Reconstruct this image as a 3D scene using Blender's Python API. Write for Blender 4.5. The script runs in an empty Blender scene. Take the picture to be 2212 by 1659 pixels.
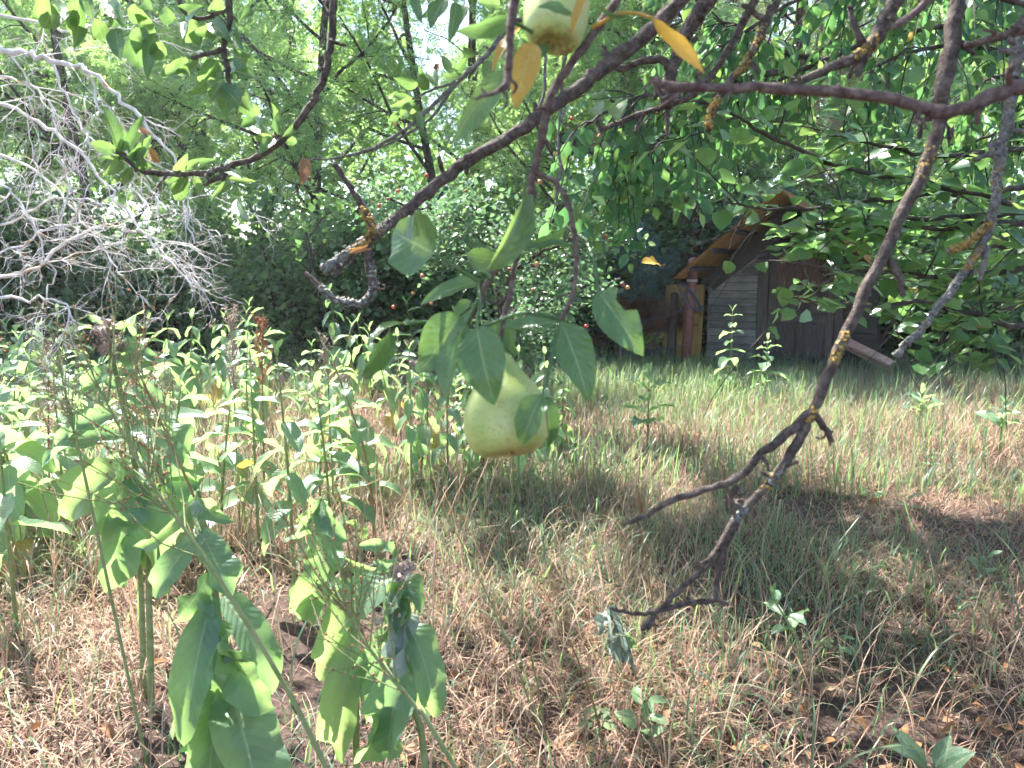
import bpy, math, random
import numpy as np
from mathutils import Vector, Matrix, Quaternion

# ------------------------------------------------------------------ camera, sky, sun, exposure
scene = bpy.context.scene
COL = scene.collection
CAM_H, PITCH = 1.5, math.radians(8.2)
cam_data = bpy.data.cameras.new('camera')
cam_data.lens = 27.7
cam_data.sensor_width = 36.0
cam_data.clip_start = 0.05
cam_data.clip_end = 600
cam_data.dof.use_dof = True
cam_data.dof.focus_distance = 3.8
cam_data.dof.aperture_fstop = 9.0
cam = bpy.data.objects.new('camera', cam_data)
COL.objects.link(cam)
cam.location = (0, 0, CAM_H)
cam.rotation_euler = (math.radians(90) - PITCH, 0, 0)
scene.camera = cam

SUN_EL, SUN_AZ = math.radians(57), math.radians(-36)       # azimuth clockwise from +Y: ahead and to the left
SUN = Vector((math.cos(SUN_EL) * math.sin(SUN_AZ), math.cos(SUN_EL) * math.cos(SUN_AZ), math.sin(SUN_EL)))
world = bpy.data.worlds.new('World')
scene.world = world
world.use_nodes = True
wn = world.node_tree.nodes
sky_tex = wn.new('ShaderNodeTexSky')
sky_tex.sky_type = 'NISHITA'
sky_tex.sun_disc = False
sky_tex.sun_elevation = SUN_EL
sky_tex.sun_rotation = SUN_AZ
sky_tex.air_density = 1.0
sky_tex.dust_density = 1.0
bg = wn['Background']
bg.inputs['Strength'].default_value = 0.11
world.node_tree.links.new(sky_tex.outputs['Color'], bg.inputs['Color'])
sun_data = bpy.data.lights.new('sun', 'SUN')
sun_data.energy = 5.0
sun_data.angle = math.radians(0.53)
sun_data.color = (1.0, 0.965, 0.92)
sun = bpy.data.objects.new('sun', sun_data)
COL.objects.link(sun)
sun.location = SUN * 40
sun.rotation_euler = SUN.to_track_quat('Z', 'Y').to_euler()

scene.view_settings.view_transform = 'Standard'
scene.view_settings.look = 'None'
scene.view_settings.exposure = 2.45
scene.view_settings.gamma = 1.0
scene.render.engine = 'CYCLES'
scene.cycles.use_denoising = True
scene.cycles.use_adaptive_sampling = True
scene.cycles.adaptive_threshold = 0.08
scene.cycles.adaptive_min_samples = 20
scene.cycles.max_bounces = 5
scene.cycles.diffuse_bounces = 3
scene.cycles.glossy_bounces = 2
scene.cycles.transmission_bounces = 4
scene.cycles.sample_clamp_indirect = 6.0
scene.cycles.caustics_reflective = False
scene.cycles.caustics_refractive = False

# ------------------------------------------------------------------ pixel -> world (2212 x 1659 reading of the photograph)
FPX = cam_data.lens / 36.0 * 2212
_fw = Vector((0, math.cos(PITCH), -math.sin(PITCH)))
_up = Vector((0, math.sin(PITCH), math.cos(PITCH)))
def P(px, py, d):
    v = Vector((0, 0, CAM_H)) + d * (_fw + Vector((1, 0, 0)) * ((px - 1106) / FPX) + _up * ((829.5 - py) / FPX))
    return np.array(v)
def G(px, py, z=0.0):
    dr = _fw + Vector((1, 0, 0)) * ((px - 1106) / FPX) + _up * ((829.5 - py) / FPX)
    t = (z - CAM_H) / dr.z
    return np.array((dr.x * t, dr.y * t, z))
def PL(*pts):
    return np.array([P(*p) for p in pts])

# ------------------------------------------------------------------ object helpers
MW = {}
def put(name, data, parent=None, mw=None):
    o = bpy.data.objects.new(name, data)
    COL.objects.link(o)
    mw = mw if mw is not None else Matrix.Identity(4)
    MW[o.name] = mw
    if parent is not None:
        o.parent = parent
        o.matrix_basis = MW[parent.name].inverted() @ mw
    else:
        o.matrix_basis = mw
    return o
def tag(o, label, cat, group=None):
    o['label'] = label
    o['category'] = cat
    if group: o['group'] = group
    return o
def thing(name, label, cat, loc, group=None):
    return tag(put(name, None, None, Matrix.Translation(Vector(loc))), label, cat, group)
def stuff(o):
    o['kind'] = 'stuff'
    return o
def copy_tree(o, mw, label=None, group=None):
    c = o.copy(); COL.objects.link(c); c.matrix_basis = mw; MW[c.name] = mw
    if label: c['label'] = label
    if group: c['group'] = group
    for ch in KIDS.get(o.name, ()):
        k = ch.copy(); COL.objects.link(k); k.parent = c
        for g in KIDS.get(ch.name, ()):
            s = g.copy(); COL.objects.link(s); s.parent = k
    return c
KIDS = {}
def kid(parent, o):
    KIDS.setdefault(parent.name, []).append(o)
    return o

class MB:
    """collects vertices, faces, uv and tint; builds one mesh"""
    def __init__(self):
        self.v, self.q, self.t, self.uv, self.tint, self.n = [], [], [], [], [], 0
    def add(self, v, q=None, t=None, uv=None, tint=0.0):
        v = np.asarray(v, float).reshape(-1, 3)
        k = len(v)
        self.v.append(v)
        if q is not None and len(q): self.q.append(np.asarray(q, int).reshape(-1, 4) + self.n)
        if t is not None and len(t): self.t.append(np.asarray(t, int).reshape(-1, 3) + self.n)
        self.uv.append(np.zeros((k, 2)) if uv is None else np.asarray(uv, float))
        self.tint.append(np.full(k, tint) if np.isscalar(tint) else np.asarray(tint, float))
        self.n += k
    def mesh(self, name, mat, smooth=True, offset=None, inv=None):
        v = np.concatenate(self.v)
        if offset is not None: v = v - np.asarray(offset)
        if inv is not None:
            m = np.array(inv)
            v = v @ m[:3, :3].T + m[:3, 3]
        q = np.concatenate(self.q) if self.q else np.zeros((0, 4), int)
        t = np.concatenate(self.t) if self.t else np.zeros((0, 3), int)
        me = bpy.data.meshes.new(name)
        me.vertices.add(len(v)); me.vertices.foreach_set('co', v.astype(np.float32).ravel())
        loops = np.concatenate([q.ravel(), t.ravel()]).astype(np.int32)
        me.loops.add(len(loops)); me.loops.foreach_set('vertex_index', loops)
        npol = len(q) + len(t)
        me.polygons.add(npol)
        start = np.concatenate([np.arange(len(q)) * 4, len(q) * 4 + np.arange(len(t)) * 3]).astype(np.int32)
        me.polygons.foreach_set('loop_start', start)
        me.polygons.foreach_set('use_smooth', np.full(npol, smooth))
        me.update(calc_edges=True)
        uv = np.concatenate(self.uv)
        ul = me.uv_layers.new(name='UVMap')
        ul.data.foreach_set('uv', uv[loops].astype(np.float32).ravel())
        a = me.attributes.new('tint', 'FLOAT', 'POINT')
        a.data.foreach_set('value', np.concatenate(self.tint).astype(np.float32))
        me.materials.append(mat)
        return me
    def build(self, name, mat, parent=None, at=None, smooth=True):
        """at: world point of the object's origin"""
        at = np.zeros(3) if at is None else np.asarray(at)
        return put(name, self.mesh(name, mat, smooth, offset=at), parent, Matrix.Translation(Vector(at)))

def norm(a):
    a = np.asarray(a, float)
    return a / np.maximum(np.linalg.norm(a, axis=-1, keepdims=True), 1e-9)
def frames(y, n):
    """rotation matrices with columns x, y, z: y along the leaf, z near n"""
    y = norm(y); x = norm(np.cross(y, n)); z = np.cross(x, y)
    return np.stack([x, y, z], axis=-1)
def stamp(mb, tv, tq, R, pos, scale, tint, uv=None, wscale=None):
    tv = np.asarray(tv, float); tq = np.asarray(tq, int)
    N, k = len(pos), len(tv)
    sc = np.asarray(scale, float).reshape(N, 1, 1) if not np.isscalar(scale) else scale
    v = np.repeat(tv[None], N, 0)
    if wscale is not None: v[:, :, 0] *= np.asarray(wscale).reshape(N, 1)
    v = np.einsum('nij,nkj->nki', R, v * sc) + np.asarray(pos)[:, None, :]
    f = (tq[None] + (np.arange(N) * k)[:, None, None]).reshape(-1, tq.shape[1])
    u = None if uv is None else np.tile(uv, (N, 1))
    tt = np.repeat(tint, k)
    if tq.shape[1] == 4: mb.add(v, q=f, uv=u, tint=tt)
    else: mb.add(v, t=f, uv=u, tint=tt)
def smooth_path(pts, m):
    """Catmull-Rom through pts, m samples per span"""
    p = np.asarray(pts, float)
    if len(p) < 3: 
        t = np.linspace(0, 1, m + 1)[:, None]
        return p[0] * (1 - t) + p[-1] * t
    e = np.vstack([2 * p[0] - p[1], p, 2 * p[-1] - p[-2]])
    out = []
    t = np.linspace(0, 1, m, endpoint=False)[:, None]
    for i in range(1, len(e) - 2):
        a, b, c, d = e[i - 1], e[i], e[i + 1], e[i + 2]
        out.append(.5 * ((2 * b) + (-a + c) * t + (2 * a - 5 * b + 4 * c - d) * t**2 + (-a + 3 * b - 3 * c + d) * t**3))
    out.append(p[-1][None])
    return np.vstack(out)
def tube(mb, pts, r, sides=6, rng=None, rough=0.0, tint=0.0, cap=True):
    pts = np.asarray(pts, float); n = len(pts)
    r = np.linspace(r[0], r[1], n) if len(np.atleast_1d(r)) == 2 else np.broadcast_to(np.asarray(r, float), (n,)).copy()
    tg = norm(np.gradient(pts, axis=0))
    ref = np.array([0.13, 0.31, 0.94]) if abs(tg[0, 2]) < .9 else np.array([1., 0.1, 0])
    u = norm(np.cross(tg, ref)); 
    bad = np.linalg.norm(np.cross(tg, ref), axis=1) < 0.25
    if bad.any():
        u0 = norm(np.cross(tg[0], ref)); us = []
        for i in range(n):
            u0 = norm(u0 - tg[i] * np.dot(u0, tg[i])); us.append(u0)
        u = np.array(us)
    w = np.cross(tg, u)
    a = np.linspace(0, 2 * np.pi, sides, endpoint=False)
    rr = r[:, None] * np.ones((1, sides))
    if rough and rng is not None: rr = rr * (1 + rough * rng.standard_normal((n, sides)))
    v = pts[:, None] + rr[..., None] * (np.cos(a)[None, :, None] * u[:, None] + np.sin(a)[None, :, None] * w[:, None])
    i = np.arange(n - 1)[:, None] * sides; j = np.arange(sides)[None]; j2 = (j + 1) % sides
    q = np.stack([i + j, i + j2, i + sides + j2, i + sides + j], -1).reshape(-1, 4)
    ln = np.concatenate([[0], np.cumsum(np.linalg.norm(np.diff(pts, axis=0), axis=1))])
    uv = np.stack([np.tile(a / 6.283, (n, 1)), np.tile(ln[:, None], (1, sides))], -1).reshape(-1, 2)
    v = v.reshape(-1, 3); t = None
    if cap:
        v = np.vstack([v, pts[0], pts[-1] + tg[-1] * r[-1] * .6]); uv = np.vstack([uv, uv[0], uv[-1]])
        c0, c1 = n * sides, n * sides + 1; b = (n - 1) * sides
        t = [[c0, (k + 1) % sides, k] for k in range(sides)] + [[c1, b + k, b + (k + 1) % sides] for k in range(sides)]
    mb.add(v, q=q, t=t, uv=uv, tint=tint)
def box(mb, lo, hi, M=None, tint=0.0):
    lo, hi = np.array(lo, float), np.array(hi, float)
    v = np.array([[x, y, z] for z in (lo[2], hi[2]) for y in (lo[1], hi[1]) for x in (lo[0], hi[0])])
    if M is not None:
        m = np.array(M); v = v @ m[:3, :3].T + m[:3, 3]
    mb.add(v, q=[[0, 2, 3, 1], [4, 5, 7, 6], [0, 1, 5, 4], [2, 6, 7, 3], [0, 4, 6, 2], [1, 3, 7, 5]], tint=tint)

# ------------------------------------------------------------------ materials
class NT:
    def __init__(self, name):
        self.m = bpy.data.materials.new(name); self.m.use_nodes = True
        self.t = self.m.node_tree; self.t.nodes.clear()
        self.out = self.n('ShaderNodeOutputMaterial')
    def n(self, typ, **kw):
        nd = self.t.nodes.new(typ)
        for k, v in kw.items():
            if k.startswith('i_'):
                key = k[2:].replace('_', ' ')
                nd.inputs[key].default_value = v
            else: setattr(nd, k, v)
        return nd
    def l(self, a, b): self.t.links.new(a, b)
    def math(self, op, a, b=None, clamp=False):
        nd = self.n('ShaderNodeMath', operation=op, use_clamp=clamp)
        for i, x in enumerate((a, b)):
            if x is None: continue
            if hasattr(x, 'links'): self.l(x, nd.inputs[i])
            else: nd.inputs[i].default_value = x
        return nd.outputs[0]
    def ramp(self, fac, stops, interp='LINEAR'):
        nd = self.n('ShaderNodeValToRGB'); cr = nd.color_ramp; cr.interpolation = interp
        while len(cr.elements) < len(stops): cr.elements.new(0.5)
        for e, (p, c) in zip(cr.elements, stops):
            e.position = p; e.color = (*c, 1) if len(c) == 3 else c
        self.l(fac, nd.inputs['Fac'])
        return nd.outputs['Color']
    def mix(self, fac, a, b):
        nd = self.n('ShaderNodeMix', data_type='RGBA')
        for s, x in ((nd.inputs[0], fac), (nd.inputs[6], a), (nd.inputs[7], b)):
            if hasattr(x, 'links'): self.l(x, s)
            else: s.default_value = x if np.isscalar(x) else (*x, 1)
        return nd.outputs[2]
    def rnd(self):
        oi = self.n('ShaderNodeObjectInfo'); at = self.n('ShaderNodeAttribute', attribute_name='tint')
        return self.math('FRACT', self.math('ADD', oi.outputs['Random'], at.outputs['Fac']))
    def coord(self, which='Object', scale=(1, 1, 1)):
        tc = self.n('ShaderNodeTexCoord')
        if scale == (1, 1, 1): return tc.outputs[which]
        mp = self.n('ShaderNodeMapping'); mp.inputs['Scale'].default_value = scale
        self.l(tc.outputs[which], mp.inputs['Vector']); return mp.outputs['Vector']
    def noise(self, vec, scale, detail=4, rough=.6):
        nd = self.n('ShaderNodeTexNoise', i_Scale=scale, i_Detail=detail, i_Roughness=rough)
        self.l(vec, nd.inputs['Vector']); return nd.outputs['Fac']
    def bump(self, h, strength, dist=0.01):
        nd = self.n('ShaderNodeBump', i_Strength=strength, i_Distance=dist)
        self.l(h, nd.inputs['Height']); return nd.outputs['Normal']
    def principled(self, col, rough=.7, spec=.3, normal=None, **kw):
        p = self.n('ShaderNodeBsdfPrincipled'); p.inputs['Roughness'].default_value = rough if np.isscalar(rough) else .5
        if not np.isscalar(rough): self.l(rough, p.inputs['Roughness'])
        p.inputs['Specular IOR Level'].default_value = spec
        if hasattr(col, 'links'): self.l(col, p.inputs['Base Color'])
        else: p.inputs['Base Color'].default_value = (*col, 1)
        if normal is not None: self.l(normal, p.inputs['Normal'])
        for k, v in kw.items(): p.inputs[k.replace('_', ' ')].default_value = v
        return p.outputs[0]
    def done(self, sh):
        self.l(sh, self.out.inputs['Surface']); return self.m

def spread(cols):
    n = len(cols)
    return [(i / max(n - 1, 1), c) for i, c in enumerate(cols)]
def leaf_mat(name, cols, trans, under=None, rough=.42, spec=.35, tmix=.42, veins=0, vein_col=(.35, .42, .16), blotch=0.0, blotch_col=(.12, .07, .03), relief=.35, vs=.4):
    m = NT(name)
    if name not in ('straw', 'yellow_leaf', 'dry_leaf', 'milkweed_yellow', 'needle_dry', 'needle_brown'):
        cols = [(c[0], c[1], c[2] * 1.2 + .008) for c in cols]; trans = [(c[0] * .95, c[1], c[2] * 1.3 + .04) for c in trans]
    r = m.rnd()
    base = m.ramp(r, spread(cols)); tr = m.ramp(r, spread(trans))
    normal = None
    if under is not None:
        g = m.n('ShaderNodeNewGeometry')
        base = m.mix(g.outputs['Backfacing'], base, under)
    if blotch:
        nz = m.noise(m.coord('Object'), 34, 3)
        f = m.math('MULTIPLY', m.math('GREATER_THAN', nz, 1 - blotch), .85)
        base = m.mix(f, base, blotch_col); tr = m.mix(f, tr, blotch_col)
    if veins:
        uv = m.n('ShaderNodeUVMap'); sx = m.n('ShaderNodeSeparateXYZ'); m.l(uv.outputs['UV'], sx.inputs['Vector'])
        au = m.math('ABSOLUTE', sx.outputs['X'])
        mid = m.math('LESS_THAN', au, .045)
        ph = m.math('SUBTRACT', m.math('MULTIPLY', sx.outputs['Y'], veins), m.math('MULTIPLY', au, 2.2))
        saw = m.math('ABSOLUTE', m.math('SUBTRACT', m.math('FRACT', ph), .5))
        side = m.math('MULTIPLY', m.math('LESS_THAN', saw, .05), vs)
        vm = m.math('MAXIMUM', m.math('MULTIPLY', mid, .85), side)
        base = m.mix(vm, base, vein_col); tr = m.mix(vm, tr, (vein_col[0], vein_col[1], vein_col[2]))
        nz = m.noise(m.coord('Object'), 9, 3)
        base = m.mix(m.math('MULTIPLY', m.math('SUBTRACT', nz, .46, True), .55, True), base, vein_col)
        h = m.math('ADD', m.math('MULTIPLY', saw, 1.0), m.math('MULTIPLY', nz, .8))
        normal = m.bump(h, relief, .004)
    p = m.principled(base, rough, spec, normal)
    t = m.n('ShaderNodeBsdfTranslucent'); m.l(tr, t.inputs['Color'])
    mx = m.n('ShaderNodeMixShader', i_Fac=tmix); m.l(p, mx.inputs[1]); m.l(t.outputs[0], mx.inputs[2])
    return m.done(mx.outputs[0])

M = {}
M['pear_leaf'] = leaf_mat('pear_leaf', [(.036, .092, .024), (.048, .112, .027), (.042, .10, .026), (.058, .128, .03)],
    [(.22, .40, .05), (.30, .48, .06), (.26, .44, .05), (.36, .50, .07)], under=(.13, .19, .10), veins=9, vein_col=(.28, .35, .12), blotch=.35, rough=.27, spec=.6, tmix=.36, vs=.20, relief=.3)
M['yellow_leaf'] = leaf_mat('yellow_leaf', [(.42, .24, .035), (.50, .32, .06), (.40, .20, .03)], [(.60, .36, .05), (.7, .5, .12), (.55, .3, .05)],
    veins=9, vein_col=(.5, .38, .14), blotch=.34, blotch_col=(.20, .08, .03), tmix=.35)
M['dry_leaf'] = leaf_mat('dry_leaf', [(.16, .09, .055), (.26, .13, .06), (.34, .17, .07), (.22, .14, .10)], [(.2, .1, .05), (.35, .16, .05), (.4, .2, .06), (.2, .12, .08)], rough=.7, spec=.2, tmix=.2, veins=8, vein_col=(.28, .17, .1))
M['milkweed_leaf'] = leaf_mat('milkweed_leaf', [(.085, .15, .075), (.10, .175, .08), (.09, .16, .095), (.12, .195, .075)],
    [(.34, .56, .10), (.42, .62, .10), (.36, .58, .12), (.50, .68, .12)], under=(.20, .27, .16), veins=13, vein_col=(.34, .42, .22), rough=.36, spec=.5, tmix=.44, vs=.34, relief=.45)
M['milkweed_yellow'] = leaf_mat('milkweed_yellow', [(.40, .26, .06), (.30, .26, .05)], [(.6, .4, .07), (.5, .45, .07)], veins=13, vein_col=(.45, .36, .16), tmix=.38, blotch=.3, blotch_col=(.25, .12, .05))
M['milkweed_wilt'] = leaf_mat('milkweed_wilt', [(.22, .26, .17), (.27, .30, .21)], [(.3, .38, .18), (.36, .42, .22)], veins=13, vein_col=(.36, .40, .28), rough=.65, spec=.2, tmix=.3)
M['broad_leaf'] = leaf_mat('broad_leaf', [(.04, .10, .03), (.055, .13, .035), (.05, .115, .04), (.08, .16, .03)],
    [(.20, .40, .05), (.28, .5, .06), (.22, .42, .05), (.42, .58, .07)], under=(.12, .18, .10), veins=8, vein_col=(.16, .24, .08), rough=.28, spec=.55, tmix=.42, vs=.10, relief=.15)
M['plum_leaf'] = leaf_mat('plum_leaf', [(.03, .085, .03), (.045, .11, .035), (.04, .10, .045), (.06, .13, .03), (.045, .11, .03)],
    [(.14, .34, .05), (.22, .46, .06), (.16, .36, .06), (.36, .54, .06), (.2, .42, .05)], under=(.09, .15, .09), rough=.35, tmix=.42)
M['locust_leaf'] = leaf_mat('locust_leaf', [(.05, .12, .05), (.065, .15, .05), (.055, .13, .06), (.09, .18, .05), (.06, .14, .05)],
    [(.36, .58, .11), (.46, .68, .11), (.38, .60, .13), (.58, .76, .14), (.40, .64, .11)], under=(.10, .18, .11), rough=.42, tmix=.5)
M['apple_leaf'] = leaf_mat('apple_leaf', [(.05, .11, .04), (.07, .14, .05), (.06, .12, .05), (.10, .17, .06)],
    [(.16, .32, .07), (.22, .38, .08), (.18, .33, .08), (.32, .44, .1)], under=(.13, .18, .12), rough=.38, tmix=.32)
M['shrub_leaf'] = leaf_mat('shrub_leaf', [(.035, .085, .028), (.05, .11, .03), (.04, .09, .03), (.07, .13, .03)],
    [(.18, .36, .05), (.26, .44, .05), (.2, .38, .05), (.36, .5, .07)], under=(.08, .13, .07), rough=.3, spec=.5, tmix=.38)
M['wood_leaf'] = leaf_mat('wood_leaf', [(.04, .10, .03), (.06, .13, .035), (.05, .11, .04)], [(.24, .44, .06), (.36, .55, .07), (.3, .5, .07)], rough=.45, tmix=.45)
M['needle'] = leaf_mat('needle', [(.045, .09, .06), (.06, .11, .07), (.05, .10, .065)], [(.1, .2, .1), (.14, .24, .12), (.1, .2, .1)], rough=.5, tmix=.2)
M['needle_dry'] = leaf_mat('needle_dry', [(.30, .24, .17), (.36, .29, .22), (.22, .20, .13), (.34, .22, .14)], [(.3, .24, .15), (.36, .3, .2), (.24, .22, .12), (.3, .2, .1)], rough=.6, tmix=.25)
M['needle_brown'] = leaf_mat('needle_brown', [(.10, .05, .035), (.14, .07, .045), (.09, .05, .04)], [(.14, .07, .04), (.18, .09, .05), (.1, .06, .04)], rough=.7, tmix=.15)
M['straw'] = leaf_mat('straw', [(.30, .185, .125), (.38, .26, .175), (.24, .13, .085), (.44, .34, .24), (.31, .175, .115), (.18, .112, .085)],
    [(.38, .24, .17), (.48, .34, .24), (.34, .18, .12), (.5, .4, .28), (.4, .24, .16), (.26, .17, .13)], rough=.6, spec=.3, tmix=.28)
M['grass'] = leaf_mat('grass', [(.06, .12, .05), (.08, .145, .055), (.07, .13, .07), (.12, .17, .065), (.20, .20, .11)],
    [(.24, .40, .07), (.32, .48, .08), (.26, .4, .1), (.42, .52, .1), (.4, .4, .14)], rough=.42, spec=.4, tmix=.4)
M['stalk_leaf'] = leaf_mat('stalk_leaf', [(.12, .20, .06), (.15, .22, .08)], [(.3, .42, .08), (.36, .45, .1)], rough=.5, tmix=.2)

def bark_mat(name, c0, c1, c2, scale=40, bump=.8, dist=.004, lichen=0, rough=.85, yscale=.35):
    m = NT(name)
    co = m.coord('Object')
    n1 = m.noise(co, scale, 6, .65); n2 = m.noise(co, scale * 3.1, 4, .7); n3 = m.noise(co, scale * .3, 3)
    col = m.ramp(n1, [(.3, c0), (.5, c1), (.72, c2)])
    col = m.mix(m.math('MULTIPLY', m.math('SUBTRACT', n3, .5, True), 1.6, True), col, c2)
    if lichen:
        f = m.math('MULTIPLY', m.math('SUBTRACT', m.noise(co, scale * .22, 5, .7), 1 - lichen, True), 9.0, True)
        col = m.mix(m.math('MULTIPLY', f, m.math('GREATER_THAN', n2, .44)), col, (.42, .23, .035))
    h = m.math('ADD', n1, m.math('MULTIPLY', n2, .5))
    return m.done(m.principled(col, rough, .25, m.bump(h, bump, dist)))
M['pear_bark'] = bark_mat('pear_bark', (.04, .028, .024), (.11, .08, .068), (.24, .195, .165), 85, 1, .012)
M['pear_bark_lichen'] = bark_mat('pear_bark_lichen', (.07, .06, .055), (.15, .13, .12), (.28, .26, .24), 90, 1, .006)
M['young_bark'] = bark_mat('young_bark', (.065, .036, .032), (.125, .08, .07), (.24, .18, .155), 110, .9, .006)
M['dead_bark'] = bark_mat('dead_bark', (.42, .38, .37), (.60, .56, .55), (.72, .69, .68), 50, .7, .003, lichen=.44)
M['trunk_bark'] = bark_mat('trunk_bark', (.035, .028, .022), (.07, .055, .045), (.13, .10, .08), 9, 1, .03)
M['pine_bark'] = bark_mat('pine_bark', (.035, .022, .018), (.085, .05, .038), (.14, .08, .06), 11, 1, .03)
M['twig_dark'] = bark_mat('twig_dark', (.03, .022, .02), (.06, .045, .04), (.11, .09, .08), 30, .5, .004)
M['stem_green'] = bark_mat('stem_green', (.12, .15, .055), (.19, .22, .085), (.26, .25, .13), 30, .3, .002, rough=.6)
M['stem_red'] = bark_mat('stem_red', (.16, .08, .04), (.24, .13, .06), (.20, .20, .08), 22, .3, .002, rough=.6)
def lichen_mat(name, cols):
    m = NT(name)
    c = m.ramp(m.rnd(), spread(cols))
    return m.done(m.principled(c, .9, .1))
M['lichen'] = lichen_mat('lichen', [(.18, .11, .04), (.32, .19, .05), (.26, .21, .10), (.36, .23, .06)])
M['lichen_grey'] = lichen_mat('lichen_grey', [(.13, .13, .115), (.24, .235, .21), (.09, .085, .08)])
M['seed'] = lichen_mat('seed', [(.30, .10, .06), (.38, .15, .08), (.24, .09, .06), (.42, .22, .13)])
M['seed_pale'] = lichen_mat('seed_pale', [(.42, .30, .24), (.52, .42, .36), (.36, .24, .2)])
M['withered'] = lichen_mat('withered', [(.36, .26, .22), (.46, .36, .32), (.30, .20, .17)])

# ------------------------------------------------------------------ ground
def ground_h(x, y):
    return (.035 * np.sin(x * 1.3 + .4) * np.cos(y * 1.1) + .02 * np.sin(x * 3.1 + y * 2.3) + .015 * np.cos(x * 5.3 - y * 4.1)) * np.clip((y + 2) / 4, 0, 1)
m = NT('soil')
co = m.coord('Object')
n1 = m.noise(co, 3.0, 8, .7); n2 = m.noise(co, 38, 6, .7); n3 = m.noise(co, .8, 4)
c = m.ramp(n2, [(.28, (.035, .026, .024)), (.5, (.095, .064, .052)), (.66, (.18, .12, .095)), (.8, (.28, .20, .16))])
c = m.mix(m.math('MULTIPLY', m.math('SUBTRACT', n1, .45, True), 2.5, True), c, (.06, .045, .042))
c = m.mix(m.math('MULTIPLY', m.math('SUBTRACT', n3, .5, True), 1.5, True), c, (.12, .11, .045))
M['soil'] = m.done(m.principled(c, .95, .1, m.bump(m.math('ADD', n2, m.math('MULTIPLY', n1, 2)), 1, .03)))
xs = np.concatenate([np.linspace(-70, -16, 14), np.linspace(-15, 15, 121), np.linspace(16, 70, 14)])
ys = np.concatenate([np.linspace(-25, -3, 8), np.linspace(-2, 20, 111), np.linspace(21, 90, 18)])
X, Y = np.meshgrid(xs, ys)
mb = MB()
v = np.stack([X, Y, ground_h(X, Y)], -1).reshape(-1, 3)
nx = len(xs); i = np.arange(len(ys) - 1)[:, None] * nx + np.arange(nx - 1)[None]
mb.add(v, q=np.stack([i, i + 1, i + nx + 1, i + nx], -1).reshape(-1, 4))
g = mb.build('ground', M['soil']); g['kind'] = 'structure'
def gz(p):
    return float(ground_h(p[0], p[1]))

# ------------------------------------------------------------------ leaf meshes
def prof_pear(t): return np.sin(np.pi * np.clip(t, 0, 1) ** .78) ** .85 * (1 - .12 * t)
def prof_round(t): return np.sin(np.pi * np.clip(t, 0, 1) ** .68) ** .7
def prof_milk(t): return np.sin(np.pi * np.clip(t, 0, 1) ** .92) ** .62
def prof_lance(t): return np.sin(np.pi * np.clip(t, 0, 1) ** .8) ** 1.0
def leaf_grid(mb, prof, wid, bend=0.0, fold=.25, wave=0.0, twist=0.0, nl=9, seed=0, curl=0.0, bite=None, pet=0.0, droop_pow=1.0):
    """unit leaf, base at the origin, chord along +Y, upper face +Z; wid = width / length"""
    rng = np.random.default_rng(seed)
    t = np.linspace(0, 1, nl + 1)
    ang = bend * (.5 - t ** droop_pow)
    y = np.concatenate([[0], np.cumsum(np.cos((ang[1:] + ang[:-1]) / 2))]) / nl
    z = np.concatenate([[0], np.cumsum(np.sin((ang[1:] + ang[:-1]) / 2))]) / nl
    ch = math.hypot(y[-1], z[-1]); a = math.atan2(z[-1], y[-1])
    y, z, ang = (y * math.cos(a) + z * math.sin(a)) / ch, (-y * math.sin(a) + z * math.cos(a)) / ch, ang - a
    s = np.array([-1, -.55, 0, .55, 1.])
    hw = prof(t) * wid * .5; hw[0] = max(hw[0], .004); hw[-1] = .003
    ph = rng.uniform(0, 6.28); 
    V = []
    for k in range(nl + 1):
        tw = twist * (t[k] - .3)
        for si in s:
            h = hw[k]
            if bite and si * bite[0] > .5 and bite[1] < t[k] < bite[2]: h = h * .45
            f = fold + curl * abs(si)
            lx = si * h * math.cos(f)
            lz = abs(si) * h * math.sin(f) + wave * h * 2 * (abs(si) ** 1.5) * (math.sin(t[k] * 10 + ph + (2.1 if si > 0 else 0)) + .6 * math.sin(t[k] * 19 + 2 * ph + si))
            lx, lz = lx * math.cos(tw) - lz * math.sin(tw), lx * math.sin(tw) + lz * math.cos(tw)
            V.append((lx, y[k] - lz * math.sin(ang[k]), z[k] + lz * math.cos(ang[k])))
    i = np.arange(nl)[:, None] * 5 + np.arange(4)[None]
    q = np.stack([i, i + 1, i + 6, i + 5], -1).reshape(-1, 4)
    uv = np.stack([np.tile(s, nl + 1), np.repeat(t, 5)], -1)
    mb.add(V, q=q, uv=uv)
    if pet:
        tube(mb, smooth_path([(0, -pet, pet * .25), (0, -pet * .5, pet * .06), (0, .01, 0.002)], 3), (.014, .010), 4, cap=False)
def leaf_mesh(name, mat, *a, **k):
    mb = MB(); leaf_grid(mb, *a, **k)
    return mb.mesh(name, M[mat])
def leaf_matrix(base, tip, normal, wscale=1.0):
    base, tip = np.asarray(base), np.asarray(tip)
    L = np.linalg.norm(tip - base)
    R = frames((tip - base)[None], np.asarray(normal, float)[None])[0]
    m = Matrix.Identity(4)
    for r in range(3):
        m[r][0] = R[r, 0] * L * wscale; m[r][1] = R[r, 1] * L; m[r][2] = R[r, 2] * L; m[r][3] = base[r]
    return m
CAMP = np.array((0, 0, CAM_H))
def to_cam(p): return norm(CAMP - np.asarray(p))

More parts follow.
